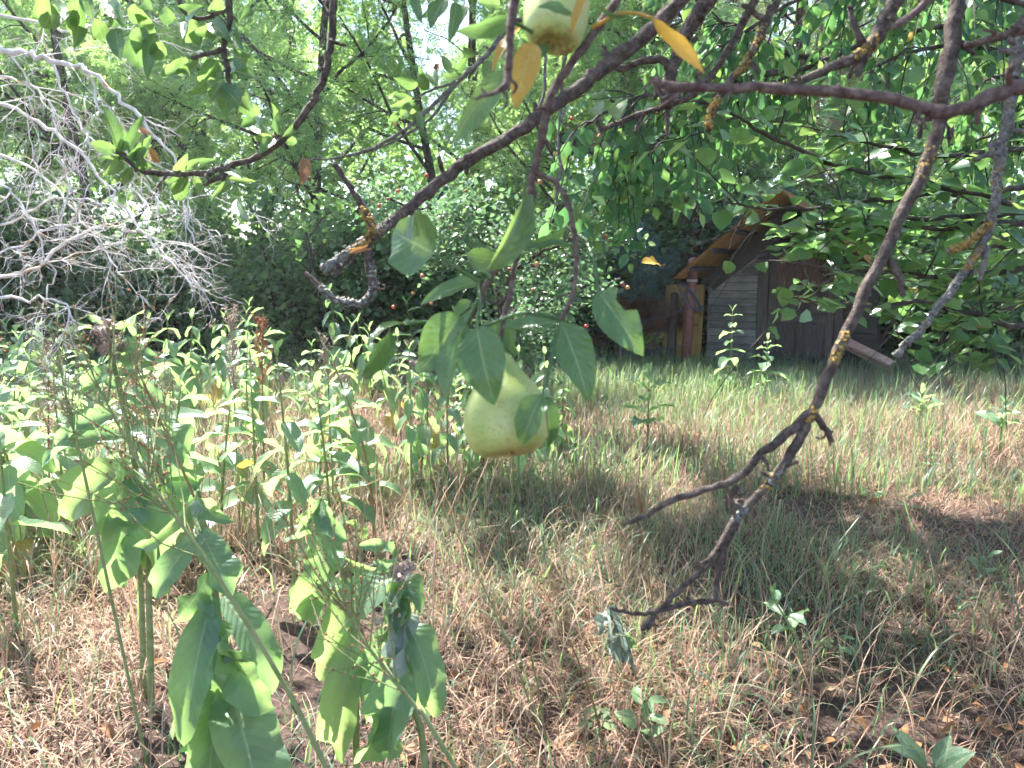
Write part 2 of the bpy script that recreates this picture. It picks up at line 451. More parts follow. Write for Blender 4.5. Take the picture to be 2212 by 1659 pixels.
# simple stamped leaves: hexagonal leaf of two folded quads, and a kite
HEX = np.array([(0, 0, 0), (-.42, .3, .10), (-.36, .62, .09), (0, 1, 0), (.36, .62, .09), (.42, .3, .10)])
HEXQ = np.array([[0, 3, 2, 1], [0, 5, 4, 3]])
HEXUV = np.array([(0, 0), (-1, .3), (-1, .62), (0, 1), (1, .62), (1, .3)])
KITE = np.array([(0, 0, 0), (-.3, .45, .05), (0, 1, -.05), (.3, .45, .05)]); KITEQ = np.array([[0, 3, 2, 1]])
KITEUV = np.array([(0, 0), (-1, .45), (0, 1), (1, .45)])
def frond_template(n=6, seed=0):
    rng = np.random.default_rng(seed); V = []; Q = []; U = []
    for k in range(n):
        t = .15 + .85 * k / (n - 1); y = t; z = -.35 * t * t
        sides = (-1, 1) if k < n - 1 else (-1, 1, 0)
        for sd in sides:
            a = math.radians(62) * sd * rng.uniform(.85, 1.1) if sd else 0
            L = .26 * rng.uniform(.85, 1.1); dx, dy = math.sin(a), math.cos(a)
            dz = -.25 * rng.uniform(.2, 1.6)
            w = .062
            b = len(V)
            V += [(0, y, z), (dx * L * .5 - dy * w, y + dy * L * .5 + dx * w, z + dz * L * .5), (dx * L, y + dy * L, z + dz * L), (dx * L * .5 + dy * w, y + dy * L * .5 - dx * w, z + dz * L * .5)]
            Q.append((b, b + 3, b + 2, b + 1)); U += [(0, 0), (-1, .5), (0, 1), (1, .5)]
    return np.array(V), np.array(Q), np.array(U)
def needle_template(n=14, seed=0, spread_=.8):
    rng = np.random.default_rng(seed); V = []; T = []
    for k in range(n):
        y0 = rng.uniform(0, .5); a = rng.uniform(0, 6.28); s = rng.uniform(.4, 1) * spread_
        d = np.array([math.cos(a) * s, .75, math.sin(a) * s]); d /= np.linalg.norm(d)
        side = np.cross(d, rng.standard_normal(3)); side = side / np.linalg.norm(side) * .012
        b = len(V); p = np.array([0, y0, 0])
        V += [p - side, p + side, p + d * rng.uniform(.5, .8)]; T.append((b, b + 1, b + 2))
    return np.array(V), np.array(T)

# ------------------------------------------------------------------ trees
def rot_about(v, axis, ang):
    return np.array(Quaternion(Vector(axis), ang) @ Vector(v))
def grow(rng, p, d, L, r, lvl, cfg, tubes, anchors):
    seg = cfg['seg'][lvl]; pts = [np.array(p, float)]; d = norm(d)
    for k in range(seg):
        d = norm(d + cfg['wob'][lvl] * rng.standard_normal(3) + np.array([0, 0, cfg['trop'][lvl]]))
        pts.append(pts[-1] + d * L / seg)
    pts = np.array(pts); last = lvl == len(cfg['seg']) - 1
    tubes.append((pts, r, r * (.3 if last else cfg.get('taper', .45)), 7 if lvl == 0 else (5 if lvl == 1 else 3)))
    if last or lvl >= cfg.get('leaf_from', 99):
        for k in range(1, seg + 1):
            anchors.append((pts[k], pts[k] - pts[k - 1]))
            if last: anchors.append(((pts[k] + pts[k - 1]) / 2, pts[k] - pts[k - 1]))
    if last: return
    n = cfg['n'][lvl]
    for k in range(n):
        t = cfg['start'][lvl] + (1 - cfg['start'][lvl]) * (k + rng.uniform(.2, .8)) / n
        f = t * seg; i = min(int(f), seg - 1); q = pts[i] + (pts[i + 1] - pts[i]) * (f - i)
        tg = norm(pts[i + 1] - pts[i])
        ax = norm(np.cross(tg, rng.standard_normal(3)))
        cd = rot_about(tg, ax, math.radians(cfg['ang'][lvl] + rng.uniform(-15, 15)))
        grow(rng, q, cd, L * cfg['len'][lvl] * rng.uniform(.7, 1.15) * (1.1 - .45 * t), r * cfg['rad'][lvl] * (1.1 - .5 * t), lvl + 1, cfg, tubes, anchors)
def tubes_mesh(tubes, name, mat, sel=None, rng=None, smooth=True):
    mb = MB()
    for (pts, r0, r1, sd) in tubes:
        if sel is None or sel(sd): tube(mb, pts, (r0, r1), sd, rng, .06 if rng is not None else 0, cap=sd > 3)
    return mb.mesh(name, M[mat], smooth)
def leaf_dirs(rng, N, down=.4, out=None):
    d = rng.standard_normal((N, 3)); d[:, 2] = d[:, 2] * .6 - down
    if out is not None: d += out
    n = rng.standard_normal((N, 3)) * .7 + np.array([0, 0, .9])
    return norm(d), n
def crown_mesh(name, mat, anchors, rng, N, size, spread_, style='hex', down=.4, wid=1.0):
    A = np.array([a[0] for a in anchors]); D = norm(np.array([a[1] for a in anchors]))
    k = rng.integers(0, len(A), N)
    pos = A[k] + rng.standard_normal((N, 3)) * spread_
    d, n = leaf_dirs(rng, N, down, D[k] * .8)
    R = frames(d, n); sc = size * rng.uniform(.6, 1.25, N); ti = rng.random(N)
    mb = MB()
    if style == 'hex': stamp(mb, HEX, HEXQ, R, pos, sc, ti, HEXUV, np.full(N, wid) * rng.uniform(.8, 1.2, N))
    elif style == 'kite': stamp(mb, KITE, KITEQ, R, pos, sc, ti, KITEUV, np.full(N, wid) * rng.uniform(.8, 1.3, N))
    elif style == 'frond':
        for s in range(3):
            tv, tq, uv = frond_template(6, s)
            q = np.arange(N) % 3 == s
            stamp(mb, tv, tq, R[q], pos[q], sc[q], ti[q], uv)
    elif style == 'needle':
        for s in range(3):
            tv, tt = needle_template(14, s)
            q = np.arange(N) % 3 == s
            stamp(mb, tv, tt, R[q], pos[q], sc[q], ti[q])
    return mb.mesh(name, M[mat])
def tree_parts(seed, cfg, H, r, mat_bark, mat_leaf, N, size, spread_, style, down=.4, wid=1.0, lean=(0, 0)):
    rng = np.random.default_rng(seed); tubes, anchors = [], []
    grow(rng, (0, 0, -.05), (lean[0], lean[1], 1), H, r, 0, cfg, tubes, anchors)
    return (tubes_mesh(tubes, 'trunk', mat_bark, lambda s: s == 7), tubes_mesh(tubes, 'limbs', mat_bark, lambda s: s < 7),
            crown_mesh('crown', mat_leaf, anchors, rng, N, size, spread_, style, down, wid))
def place_tree(name, parts, loc, rz, sc, label, cat, group=None):
    mw = Matrix.Translation(Vector(loc)) @ Matrix.Rotation(rz, 4, 'Z') @ Matrix.Diagonal((sc, sc, sc, 1))
    t = tag(put(name, None, None, mw), label, cat, group)
    for nm, me in zip(('trunk', 'branches', 'crown'), parts): put(nm, me, t, mw)
    return t
def side_of(x):
    return 'left' if x < -2 else ('right' if x > 3 else 'middle')

CFG_LOCUST = dict(seg=[7, 5, 4, 3], n=[13, 6, 4], start=[.12, .25, .2], ang=[62, 48, 42], len=[.46, .5, .5], rad=[.42, .45, .45], wob=[.07, .16, .2, .22], trop=[.06, .02, -.05, -.10])
LOC = [tree_parts(11, CFG_LOCUST, 7.6, .10, 'trunk_bark', 'locust_leaf', 6200, .23, .15, 'frond', .35),
       tree_parts(12, CFG_LOCUST, 8.2, .11, 'trunk_bark', 'locust_leaf', 6200, .24, .16, 'frond', .35)]
locusts = [(-6.6, 12.6, 0, .92, 'feathery locust tree with low boughs behind the milkweed, left'), (-9.6, 14.2, 1, 1.0, 'feathery locust tree at the far left edge of the meadow'),
           (-3.9, 14.6, 1, .98, 'feathery locust tree behind the hanging pear twig, left of middle'), (-1.4, 15.6, 0, 1.05, 'feathery locust tree directly behind the small-leaved shrubs'),
           (1.2, 16.6, 1, 1.05, 'feathery locust tree behind the crab apple'), (-7.2, 17.5, 1, 1.3, 'tall locust tree in the second row at left'),
           (-4.6, 19.5, 0, 1.35, 'tall locust tree in the second row near the middle'), (-.6, 20.5, 1, 1.35, 'tall locust tree far behind the crab apple'),
           (-11.6, 19.0, 0, 1.35, 'tall locust tree in the second row, far left'), (3.6, 20.0, 0, 1.3, 'tall locust tree far behind the pine'),
           (1.9, 14.9, 0, .95, 'feathery locust tree added behind the pine left of the shed to shade it'), (3.9, 16.2, 1, 1.05, 'feathery locust tree close behind the shed'), (8.6, 15.2, 0, .98, 'feathery locust tree behind the shrubs right of the shed'), (7.6, 20.2, 1, 1.3, 'tall locust tree far behind the shed roof'),  # first locust on this line is added to keep the shed shaded
           (11.6, 17.5, 1, 1.15, 'feathery locust tree at the far right edge')]
for i, (x, y, k, s, lab) in enumerate(locusts):
    place_tree('locust_tree', LOC[k], (x, y, 0), i * 2.1 + .7, s, lab, 'tree', 'trees closing the back of the meadow')

CFG_SHRUB = dict(seg=[2, 5, 4, 3], n=[16, 7, 5], start=[.1, .12, .1], ang=[48, 44, 45], len=[2.3, .5, .5], rad=[.7, .5, .5], wob=[.1, .16, .2, .25], trop=[0, .05, .02, -.02])
SHR = [tree_parts(21, CFG_SHRUB, .75, .05, 'twig_dark', 'shrub_leaf', 15000, .085, .12, 'kite', .2, 1.3),
       tree_parts(22, CFG_SHRUB, .7, .05, 'twig_dark', 'shrub_leaf', 15000, .08, .12, 'kite', .2, 1.4)]
shrubs = [(-2.9, 11.9, 0, 1.25, 'dense small-leaved shrub left of the hanging pear'), (-1.2, 12.4, 1, 1.35, 'dense small-leaved shrub behind the crab apple'),
          (.6, 13.0, 0, 1.3, 'dark shrub behind the crab apple, left of the brown pine boughs'), (-5.2, 12.9, 1, 1.3, 'dark shrub under the low locust boughs'),
          (-8.2, 12.3, 0, 1.35, 'dark shrub below the bare grey twigs'), (5.6, 12.2, 1, 1.25, 'dark shrub beside the leaning boards'),
          (7.4, 12.4, 0, 1.3, 'dark shrub between the boards and the right edge'), (9.3, 12.8, 1, 1.4, 'dark shrub at the right edge of the meadow'),
          (4.7, 14.6, 0, 1.7, 'tall dark shrub rising behind the shed'), (6.7, 15.0, 1, 1.6, 'tall shrub behind the boards at right'), (1.9, 14.9, 1, 1.7, 'tall dark shrub behind the pine trunk'),
          (-10.6, 13.6, 1, 1.4, 'dark shrub at the far left corner')]
for i, (x, y, k, s, lab) in enumerate(shrubs):
    place_tree('shrub', SHR[k], (x, y, 0), i * 1.7, s, lab, 'shrub', 'shrubs along the back of the meadow')

# far woodland: one mass of leaves
rng = np.random.default_rng(5)
N = 44000
x = rng.uniform(-34, 34, N); y = rng.uniform(24, 33, N); z = rng.uniform(0, 1, N) ** .8 * 13
hh = 10 + 2.5 * np.sin(x * .5) + 2 * np.sin(x * 1.3 + 1)
keep = z < hh; x, y, z = x[keep], y[keep], z[keep]; N = len(x)
d, n = leaf_dirs(rng, N, .3)
mb = MB(); stamp(mb, KITE, KITEQ, frames(d, n), np.stack([x, y, z], -1), rng.uniform(.25, .55, N), rng.random(N), KITEUV, np.full(N, 1.3))
o = stuff(mb.build('woodland', M['wood_leaf'])); o['label'] = 'green mass of far woodland behind the trees'; o['category'] = 'woodland'

# crab apple with red fruit
CFG_APPLE = dict(seg=[3, 6, 5, 3], n=[9, 8, 5], start=[.35, .15, .15], ang=[62, 45, 45], len=[.95, .5, .45], rad=[.5, .45, .45], wob=[.08, .14, .18, .22], trop=[.05, -.02, -.06, -.06])
rng = np.random.default_rng(31); tubes, anchors = [], []
AP = np.array((-.12, 7.9, 0))
grow(rng, (0, 0, -.05), (.05, 0, 1), 2.0, .06, 0, CFG_APPLE, tubes, anchors)
anchors = [a for a in anchors if a[0][2] > .55]
t = thing('crab_apple_tree', 'small crab apple tree with grey leaves and red fruit behind the pear', 'tree', AP)
mwA = Matrix.Translation(Vector(AP))
put('trunk', tubes_mesh(tubes, 'trunk', 'trunk_bark', lambda s: s == 7), t, mwA)
put('branches', tubes_mesh(tubes, 'branches', 'twig_dark', lambda s: s < 7), t, mwA)
put('crown', crown_mesh('crown', 'apple_leaf', anchors, rng, 6500, .062, .06, 'hex', .1, .75), t, mwA)

# ------------------------------------------------------------------ pines by the shed
def pine(name, label, loc, seed, H, r, cfg, layers, group=None):
    rng = np.random.default_rng(seed); tubes, anchors = [], []
    grow(rng, (0, 0, -.05), (0.02, 0, 1), H, r, 0, cfg, tubes, anchors)
    t = thing(name, label, 'tree', loc, group); mw = Matrix.Translation(Vector(loc))
    put('trunk', tubes_mesh(tubes, 'trunk', 'pine_bark', lambda s: s == 7), t, mw)
    put('branches', tubes_mesh(tubes, 'branches', 'pine_bark', lambda s: s < 7), t, mw)
    for (mat, z0, z1, N, size) in layers:
        an = [a for a in anchors if z0 <= a[0][2] < z1]
        if an: put('needles', crown_mesh('needles', mat, an, rng, N, size, .05, 'needle', -.1), t, mw)
CFG_PINE = dict(seg=[10, 5, 3], n=[30, 7], start=[.22, .2], ang=[78, 45], len=[.24, .45], rad=[.22, .45], wob=[.015, .1, .15], trop=[.02, .03, .05], taper=.5, leaf_from=1)
pine('pine_tree', 'tall pine with thick dark trunk left of the shed', (3.02, 13.6, 0), 41, 9.5, .19, CFG_PINE, [('needle', 2.0, 3.6, 1300, .16), ('needle_dry', 3.6, 9.9, 6500, .17)])
pine('pine_tree', 'pine with pale dry needles behind the shed roof', (5.2, 15.6, 0), 42, 9.0, .17, CFG_PINE, [('needle_dry', 2.4, 9.5, 7500, .17)])
CFG_YP = dict(seg=[7, 5, 3], n=[22, 8], start=[.12, .2], ang=[75, 42], len=[.42, .42], rad=[.4, .45], wob=[.03, .1, .15], trop=[.02, .03, .03], taper=.4, leaf_from=1)
pine('young_pine', 'young blue-green pine with brown lower needles left of the shed', (1.95, 12.5, 0), 43, 2.2, .05, CFG_YP, [('needle_brown', .1, 1.05, 2600, .13), ('needle', 1.05, 2.8, 2800, .13)])

# ------------------------------------------------------------------ shed
def wood_mat(name, c0, c1, c2, along='x', scale=1.0):
    m = NT(name)
    oi = m.n('ShaderNodeObjectInfo')
    tc = m.n('ShaderNodeTexCoord'); mp = m.n('ShaderNodeMapping')
    mp.inputs['Scale'].default_value = {'x': (2.5, 30, 30), 'z': (30, 30, 2.5), 'y': (30, 2.5, 30)}[along]
    m.l(tc.outputs['Object'], mp.inputs['Vector'])
    cm = m.n('ShaderNodeCombineXYZ'); m.l(m.math('MULTIPLY', oi.outputs['Random'], 40.0), cm.inputs[0])
    m.l(cm.outputs[0], mp.inputs['Location'])
    n1 = m.noise(mp.outputs[0], 1.6 * scale, 6, .7); n2 = m.noise(m.coord('Object'), 3, 4)
    col = m.ramp(n1, [(.3, c0), (.52, c1), (.75, c2)])
    col = m.mix(m.math('MULTIPLY', m.math('SUBTRACT', n2, .48, True), 2.2, True), col, c0)
    hs = m.n('ShaderNodeHueSaturation'); m.l(col, hs.inputs['Color'])
    m.l(m.math('ADD', m.math('MULTIPLY', oi.outputs['Random'], .6), .7), hs.inputs['Value'])
    return m.done(m.principled(hs.outputs[0], .85, .2, m.bump(n1, .6, .006)))
M['plank'] = wood_mat('plank', (.09, .082, .08), (.21, .195, .185), (.36, .335, .315), 'x')
M['door_wood'] = wood_mat('door_wood', (.028, .023, .022), (.07, .056, .052), (.14, .115, .105), 'z')
M['door_red'] = wood_mat('door_red', (.04, .022, .018), (.10, .052, .042), (.17, .10, .08), 'z')
M['dark_wood'] = wood_mat('dark_wood', (.02, .017, .016), (.045, .038, .036), (.08, .07, .065), 'x')
M['old_board'] = wood_mat('old_board', (.16, .09, .07), (.30, .18, .14), (.42, .28, .22), 'x')
M['yellow_ply'] = wood_mat('yellow_ply', (.20, .12, .04), (.30, .19, .065), (.38, .26, .10), 'z', .6)
M['post_wood'] = wood_mat('post_wood', (.025, .02, .018), (.06, .048, .04), (.10, .085, .07), 'z')
m = NT('roof_sheet')
rs = m.principled(m.ramp(m.noise(m.coord('Object'), 4, 5), [(.3, (.14, .075, .025)), (.6, (.26, .14, .04)), (.8, (.18, .10, .04))]), .5, .3)
tr = m.n('ShaderNodeBsdfTranslucent'); tr.inputs['Color'].default_value = (.28, .13, .035, 1)
mx = m.n('ShaderNodeMixShader', i_Fac=.3); m.l(rs, mx.inputs[1]); m.l(tr.outputs[0], mx.inputs[2])
M['roof_sheet'] = m.done(mx.outputs[0])
m = NT('rust_steel')
M['rust_steel'] = m.done(m.principled(m.ramp(m.noise(m.coord('Object'), 14, 6, .7), [(.3, (.09, .035, .028)), (.55, (.17, .06, .045)), (.75, (.22, .10, .07))]), .6, .4))
m = NT('wire'); M['wire'] = m.done(m.principled((.05, .065, .11), .5, .4))
m = NT('string'); M['string'] = m.done(m.principled((.5, .42, .40), .8, .2))

SH = Matrix.Translation((3.10, 12.45, 0)) @ Matrix.Rotation(math.radians(-29), 4, 'Z')
shed = tag(put('wooden_shed', None, None, SH), 'weathered grey wooden shed with dark panelled door under the trees', 'shed')
def shed_part(name, mat, *boxes, parent=None, rot=None, smooth=False):
    """boxes in shed coordinates: x along the front, y inward, z up"""
    lo = np.min([b[0] for b in boxes], axis=0); c = lo
    mb = MB()
    for b in boxes: box(mb, np.array(b[0]) - c, np.array(b[1]) - c)
    mw = SH @ Matrix.Translation(Vector(c))
    if rot is not None: mw = mw @ rot
    return put(name, mb.mesh(name, M[mat], smooth), parent or shed, mw)
W, D, EAVE = 2.42, 1.9, 1.44
TA = math.radians(40)
rs_ = random.Random(4)
wall = shed_part('wall_frame', 'dark_wood', ((0, .03, 0), (W, D, EAVE)))
ph = .118
k = 0; z = .02
while z < EAVE + 1.1:
    x0 = max(.0, (z + ph - EAVE) / math.tan(TA)) if z + ph > EAVE else 0
    # planks left of the door and, above the eave, in the gable's left part
    x1 = .74
    if x0 < x1 - .05:
        shed_part('plank', 'plank', ((x0 - .01, -.022 + rs_.uniform(-.006, .006), z), (x1, .02, z + ph - .010)), parent=wall)
    if z < EAVE:
        shed_part('plank', 'dark_wood', ((1.98, -.022 + rs_.uniform(-.006, .006), z), (W + .01, .02, z + ph - .010)), parent=wall)
    z += ph
frame = shed_part('door_frame', 'door_wood', ((.75, -.05, 0), (.90, .025, 1.98)), ((1.86, -.05, 0), (1.97, .025, 1.98)), ((.75, -.045, 1.985), (1.97, .025, 2.08)))
door = shed_part('door', 'door_wood', ((.91, -.012, .03), (1.85, .022, 1.975)))
for (x0, x1) in ((.915, 1.02), (1.745, 1.845)): shed_part('stile', 'door_wood', ((x0, -.034, .035), (x1, -.013, 1.97)), parent=door)
for (z0, z1) in ((.035, .16), (.74, .84), (1.16, 1.26), (1.87, 1.97)): shed_part('rail', 'door_wood', ((1.022, -.034, z0), (1.743, -.013, z1)), parent=door)
shed_part('mullion', 'door_wood', ((1.345, -.032, .162), (1.42, -.013, .738)), parent=door)
shed_part('mullion', 'door_wood', ((1.345, -.032, .842), (1.42, -.013, 1.158)), parent=door)
for (x0, x1, z0, z1) in ((1.06, 1.31, .20, .70), (1.46, 1.71, .20, .70), (1.06, 1.31, .88, 1.12), (1.46, 1.71, .88, 1.12)):
    shed_part('panel', 'door_wood', ((x0, -.026, z0), (x1, -.013, z1)), parent=door)
xx = 1.026
while xx < 1.72:
    w_ = rs_.uniform(.10, .15); shed_part('board', 'door_red', ((xx, -.03 + rs_.uniform(-.004, .006), 1.265), (min(xx + w_ - .008, 1.742), -.013, 1.865)), parent=door); xx += w_
shed_part('door_handle', 'rust_steel', ((1.77, -.075, 1.0), (1.80, -.035, 1.16)), parent=door)
shed_part('gable_board', 'dark_wood', ((.80, .0, 2.245), (1.62, .022, 2.34)))
# roof: two corrugated slopes at 45 degrees, ridge along the depth, deep overhang in front
def slope_mesh(sgn):
    Ls, y0, y1 = 1.86, -1.2, D + .1
    ny = 60; ys_ = np.linspace(y0, y1, ny * 2)
    zc = .022 * np.cos(ys_ / .076 * 2 * np.pi)
    V = []
    for u in (0, Ls * .33, Ls * .66, Ls):
        for yy, h in zip(ys_, zc):
            V.append((sgn * u * math.cos(TA), yy, -u * math.sin(TA) + h))
    n_ = len(ys_)
    Q = [[r * n_ + c_, r * n_ + c_ + 1, (r + 1) * n_ + c_ + 1, (r + 1) * n_ + c_] for r in range(3) for c_ in range(n_ - 1)]
    mb = MB(); mb.add(V, q=Q)
    return mb.mesh('roof_sheet', M['roof_sheet'])
RIDGE = (W / 2, 0, EAVE + W / 2 * math.tan(TA) + .13)
for sg in (-1, 1):
    put('roof_sheet', slope_mesh(sg), shed, SH @ Matrix.Translation(RIDGE))
    R45 = Matrix.Rotation(TA * sg, 4, 'Y')
    base = SH @ Matrix.Translation(RIDGE) @ R45
    for u in (.25, .75, 1.15, 1.55):
        mb = MB(); box(mb, (0, 0, 0), (.06, D + 1.15, .05))
        off = u if sg > 0 else -u - .06
        put('purlin', mb.mesh('purlin', M['dark_wood'], False), shed, base @ Matrix.Translation((off, -1.15, -.085)))
    for yy in (-.035,):
        mb = MB(); box(mb, (0, 0, 0), (1.74, .06 if yy > -.5 else .04, .25 if yy > -.5 else .06))
        put('rafter', mb.mesh('rafter', M['dark_wood'], False), shed, base @ Matrix.Translation((.02 if sg > 0 else -1.76, yy - .04, -.34 if yy > -.5 else -.15)))
# boards, pole, posts, wires
mb = MB(); box(mb, (0, 0, 0), (.62, .02, 1.28))
b = put('plywood_sheet', mb.mesh('plywood_sheet', M['yellow_ply'], False), None, SH @ Matrix.Translation((-.70, -.10, 0)) @ Matrix.Rotation(math.radians(-4), 4, 'X'))
tag(b, 'yellow plywood sheet standing against the left end of the shed', 'board')
pole = thing('steel_pole', 'leaning rusty brown steel pole in front of the yellow sheet', 'pole', (2.62, 11.75, 0))
mb = MB(); tube(mb, [(2.60, 11.75, -.1), (2.63, 11.75, .8), (2.68, 11.76, 1.66)], (.072, .072), 14); mb.build('shaft', M['rust_steel'], pole, (2.62, 11.75, 0))
mb = MB()
for k in range(3): 
    a = np.linspace(0, 6.28, 17); tube(mb, np.stack([2.665 + .08 * np.cos(a), 11.76 + .08 * np.sin(a), 1.34 + .012 * k + 0 * a], -1), (.006, .006), 4, cap=False)
mb.build('string', M['string'], pole, (2.66, 11.76, 1.34))
mb = MB()
for k in range(5):
    a = np.linspace(0, 6.28, 25); c = np.array([2.60, 11.66, 1.12]); u = norm(np.array([.62, .1, -.75])); w_ = norm(np.array([.55, -.5, .42]))
    tube(mb, c + u * (.24 + .01 * k) * np.cos(a)[:, None] + w_ * (.05 + .008 * k) * np.sin(a)[:, None] + np.array([0, -.01 * k, 0]), (.006, .006), 4, cap=False)
o = mb.build('wire_coil', M['wire'], None, (2.6, 11.66, 1.12)); tag(o, 'loose coil of blue wire hung on the rusty pole', 'wire coil')
def wire(pts, label):
    mb = MB(); tube(mb, smooth_path(pts, 8), (.006, .006), 5); o = mb.build('fence_wire', M['wire'], None, pts[0]); tag(o, label, 'wire', 'wires tied to the rusty pole')
wire([(2.58, 11.69, .93), (2.0, 11.6, .78), (1.3, 11.5, .66), (.3, 11.4, .62)], 'blue fence wire tied to the pole at mid height')
wire([(2.56, 11.69, .40), (1.9, 11.6, .30), (1.2, 11.5, .24), (.3, 11.4, .22)], 'blue fence wire tied low on the pole')
wire([(2.70, 11.69, .95), (3.1, 12.0, 1.0), (3.5, 12.1, 1.02)], 'short fence wire running from the pole across the yellow sheet')
def post(x, y, h, r, label):
    rr = np.random.default_rng(int(abs(x * 100))); mb = MB()
    tube(mb, smooth_path([(x, y, -.1), (x + .01, y, h * .5), (x + .03, y, h)], 4), (r, r * .85), 9, rr, .05)
    tag(mb.build('fence_post', M['post_wood'], None, (x, y, 0)), label, 'post', 'wooden fence posts')
post(2.42, 11.95, 1.15, .075, 'dark wooden post just left of the rusty pole')
post(1.62, 11.8, .95, .06, 'dark wooden post under the brown pine boughs')
post(.4, 11.6, .85, .06, 'dark wooden post behind the hanging pear')
for k, (p0, p1, w_, lab) in enumerate([((1822, 735, 11.4), (1928, 788, 10.9), .16, 'long reddish board leaning at the right of the shed'), ((1830, 752, 11.5), (1920, 800, 11.0), .10, 'narrow reddish board under the long leaning board'), ((1850, 740, 11.7), (1890, 815, 11.3), .12, 'dark board propped under the leaning boards')]):
    a, b = P(*p0), P(*p1); b[2] = max(b[2], .06)
    L = np.linalg.norm(b - a); Mx = Matrix([list(r) for r in frames((b - a)[None], np.array([[.1, -.6, 1.]]))[0]]).to_4x4()
    mb = MB(); box(mb, (-w_ / 2, -.04, 0), (w_ / 2, L, .028))
    o = put('loose_board', mb.mesh('loose_board', M['old_board' if k < 2 else 'dark_wood'], False), None, Matrix.Translation(Vector(a)) @ Mx)
    tag(o, lab, 'board', 'boards leaning beside the shed')

# ------------------------------------------------------------------ grass, straw, litter
def blade_template(seed, nseg, bend, w, kink=0.0):
    rng = np.random.default_rng(seed)
    t = np.linspace(0, 1, nseg + 1)
    ang = math.pi / 2 - bend * t ** 1.3 + kink * rng.standard_normal(nseg + 1) * t
    y = np.concatenate([[0], np.cumsum(np.cos((ang[1:] + ang[:-1]) / 2))]) / nseg
    z = np.concatenate([[0], np.cumsum(np.sin((ang[1:] + ang[:-1]) / 2))]) / nseg
    side = np.cumsum(rng.standard_normal(nseg + 1)) * .03 * kink; side[0] = 0
    hw = w * (1 - t ** 2.2) + .0006 / .3
    V = np.zeros((2 * nseg + 2, 3)); V[0::2] = np.stack([side - hw, y, z], -1); V[1::2] = np.stack([side + hw, y, z], -1)
    i = np.arange(nseg) * 2
    Q = np.stack([i, i + 1, i + 3, i + 2], -1)
    U = np.zeros((len(V), 2)); U[0::2, 0] = -1; U[1::2, 0] = 1; U[:, 1] = np.repeat(t, 2)
    return V, Q, U
def n2d(x, y, s, seed=0):
    r = np.random.default_rng(seed); o = 0
    for k in range(5):
        a, p = r.uniform(0, 6.28), r.uniform(0, 6.28); f = s * r.uniform(.6, 1.7)
        o = o + np.sin((x * math.cos(a) + y * math.sin(a)) * f + p)
    return o / 5 * 1.6                       # about -1..1
def field(rng, n, y0, y1, spreadx=.74, extra=.5):
    y = np.sqrt(rng.uniform(y0 * y0, y1 * y1, n)); x = rng.uniform(-1, 1, n) * (spreadx * y + extra)
    return x, y
def grass_obj(name, mat, sets, seed, label, cat='grass'):
    """sets: (x, y, length, width, bend range, nseg, lie)"""
    rng = np.random.default_rng(seed); mb = MB()
    for (x, y, L, w, bends, nseg, lie) in sets:
        n = len(x); nt = 8; yaw = rng.uniform(0, 6.28, n)
        tilt = rng.standard_normal(n) * .18 + lie * rng.uniform(.3, 1, n)
        cy, sy, ct, st = np.cos(yaw), np.sin(yaw), np.cos(tilt), np.sin(tilt)
        R = np.zeros((n, 3, 3))
        R[:, :, 0] = np.stack([cy, sy, 0 * cy], -1)
        R[:, :, 1] = np.stack([-sy * ct, cy * ct, -st], -1)
        R[:, :, 2] = np.stack([-sy * st, cy * st, ct], -1) * np.array([1, 1, 1])
        pos = np.stack([x, y, ground_h(x, y) - .005], -1)
        sc = L * rng.uniform(.55, 1.3, n); ti = rng.random(n)
        kind = rng.integers(0, nt, n)
        for k in range(nt):
            V, Q, U = blade_template(seed * 31 + k, nseg, bends[0] + (bends[1] - bends[0]) * k / (nt - 1), w, .25)
            q = kind == k
            stamp(mb, V, Q, R[q], pos[q], sc[q], ti[q], U)
    o = stuff(mb.build(name, M[mat])); o['label'] = label; o['category'] = cat
    return o
rng = np.random.default_rng(77)
def thin(x, y, p):
    k = rng.random(len(x)) < p; return x[k], y[k]
sets = []
x, y = field(rng, 78000, 1.5, 5.2); x, y = thin(x, y, np.clip(.55 + .65 * n2d(x, y, 2.6, 3) - .16 * (x > .7), .04, 1)); sets.append((x, y, .145, .0095, (.6, 3.6), 5, 1.1))
x, y = field(rng, 12000, 1.5, 5.2); x, y = thin(x, y, np.clip(.45 + .6 * n2d(x, y, 1.6, 4) - .2 * (x > .9), .03, 1)); sets.append((x, y, .29, .0052, (.4, 2.4), 5, .35))
x, y = field(rng, 75000, 5.2, 11.5, .72, .5); x, y = thin(x, y, np.clip(.75 + .35 * n2d(x, y, 1.2, 5), .3, 1)); sets.append((x, y, .22, .011, (.4, 2.4), 3, .6))
grass_obj('dry_grass', 'straw', sets, 1, 'matted dry straw-coloured grass covering the meadow floor')
sets = []
x, y = field(rng, 17000, 1.5, 5.6); x, y = thin(x, y, np.clip(.40 + .75 * n2d(x, y, 1.3, 6) + .32 * ((np.abs(x - .55) < 1.1) & (y > 2.9)) - .3 * ((x > .8) & (y < 3.3)), .04, 1)); sets.append((x, y, .22, .0095, (.7, 3.2), 6, .2))
x, y = field(rng, 56000, 5.0, 12.5, .72, .5); x, y = thin(x, y, np.clip(.42 + .5 * n2d(x, y, .9, 7) + .25 * (y > 8.5), .08, 1)); sets.append((x, y, .34, .0085, (.3, 2.2), 4, .12))
grass_obj('green_grass', 'grass', sets, 2, 'thin green grass blades growing through the dry straw')
x, y = field(rng, 2600, 2.6, 8.5); q = (x < -.1) & (x > -.72 * y); x, y = x[q], y[q]
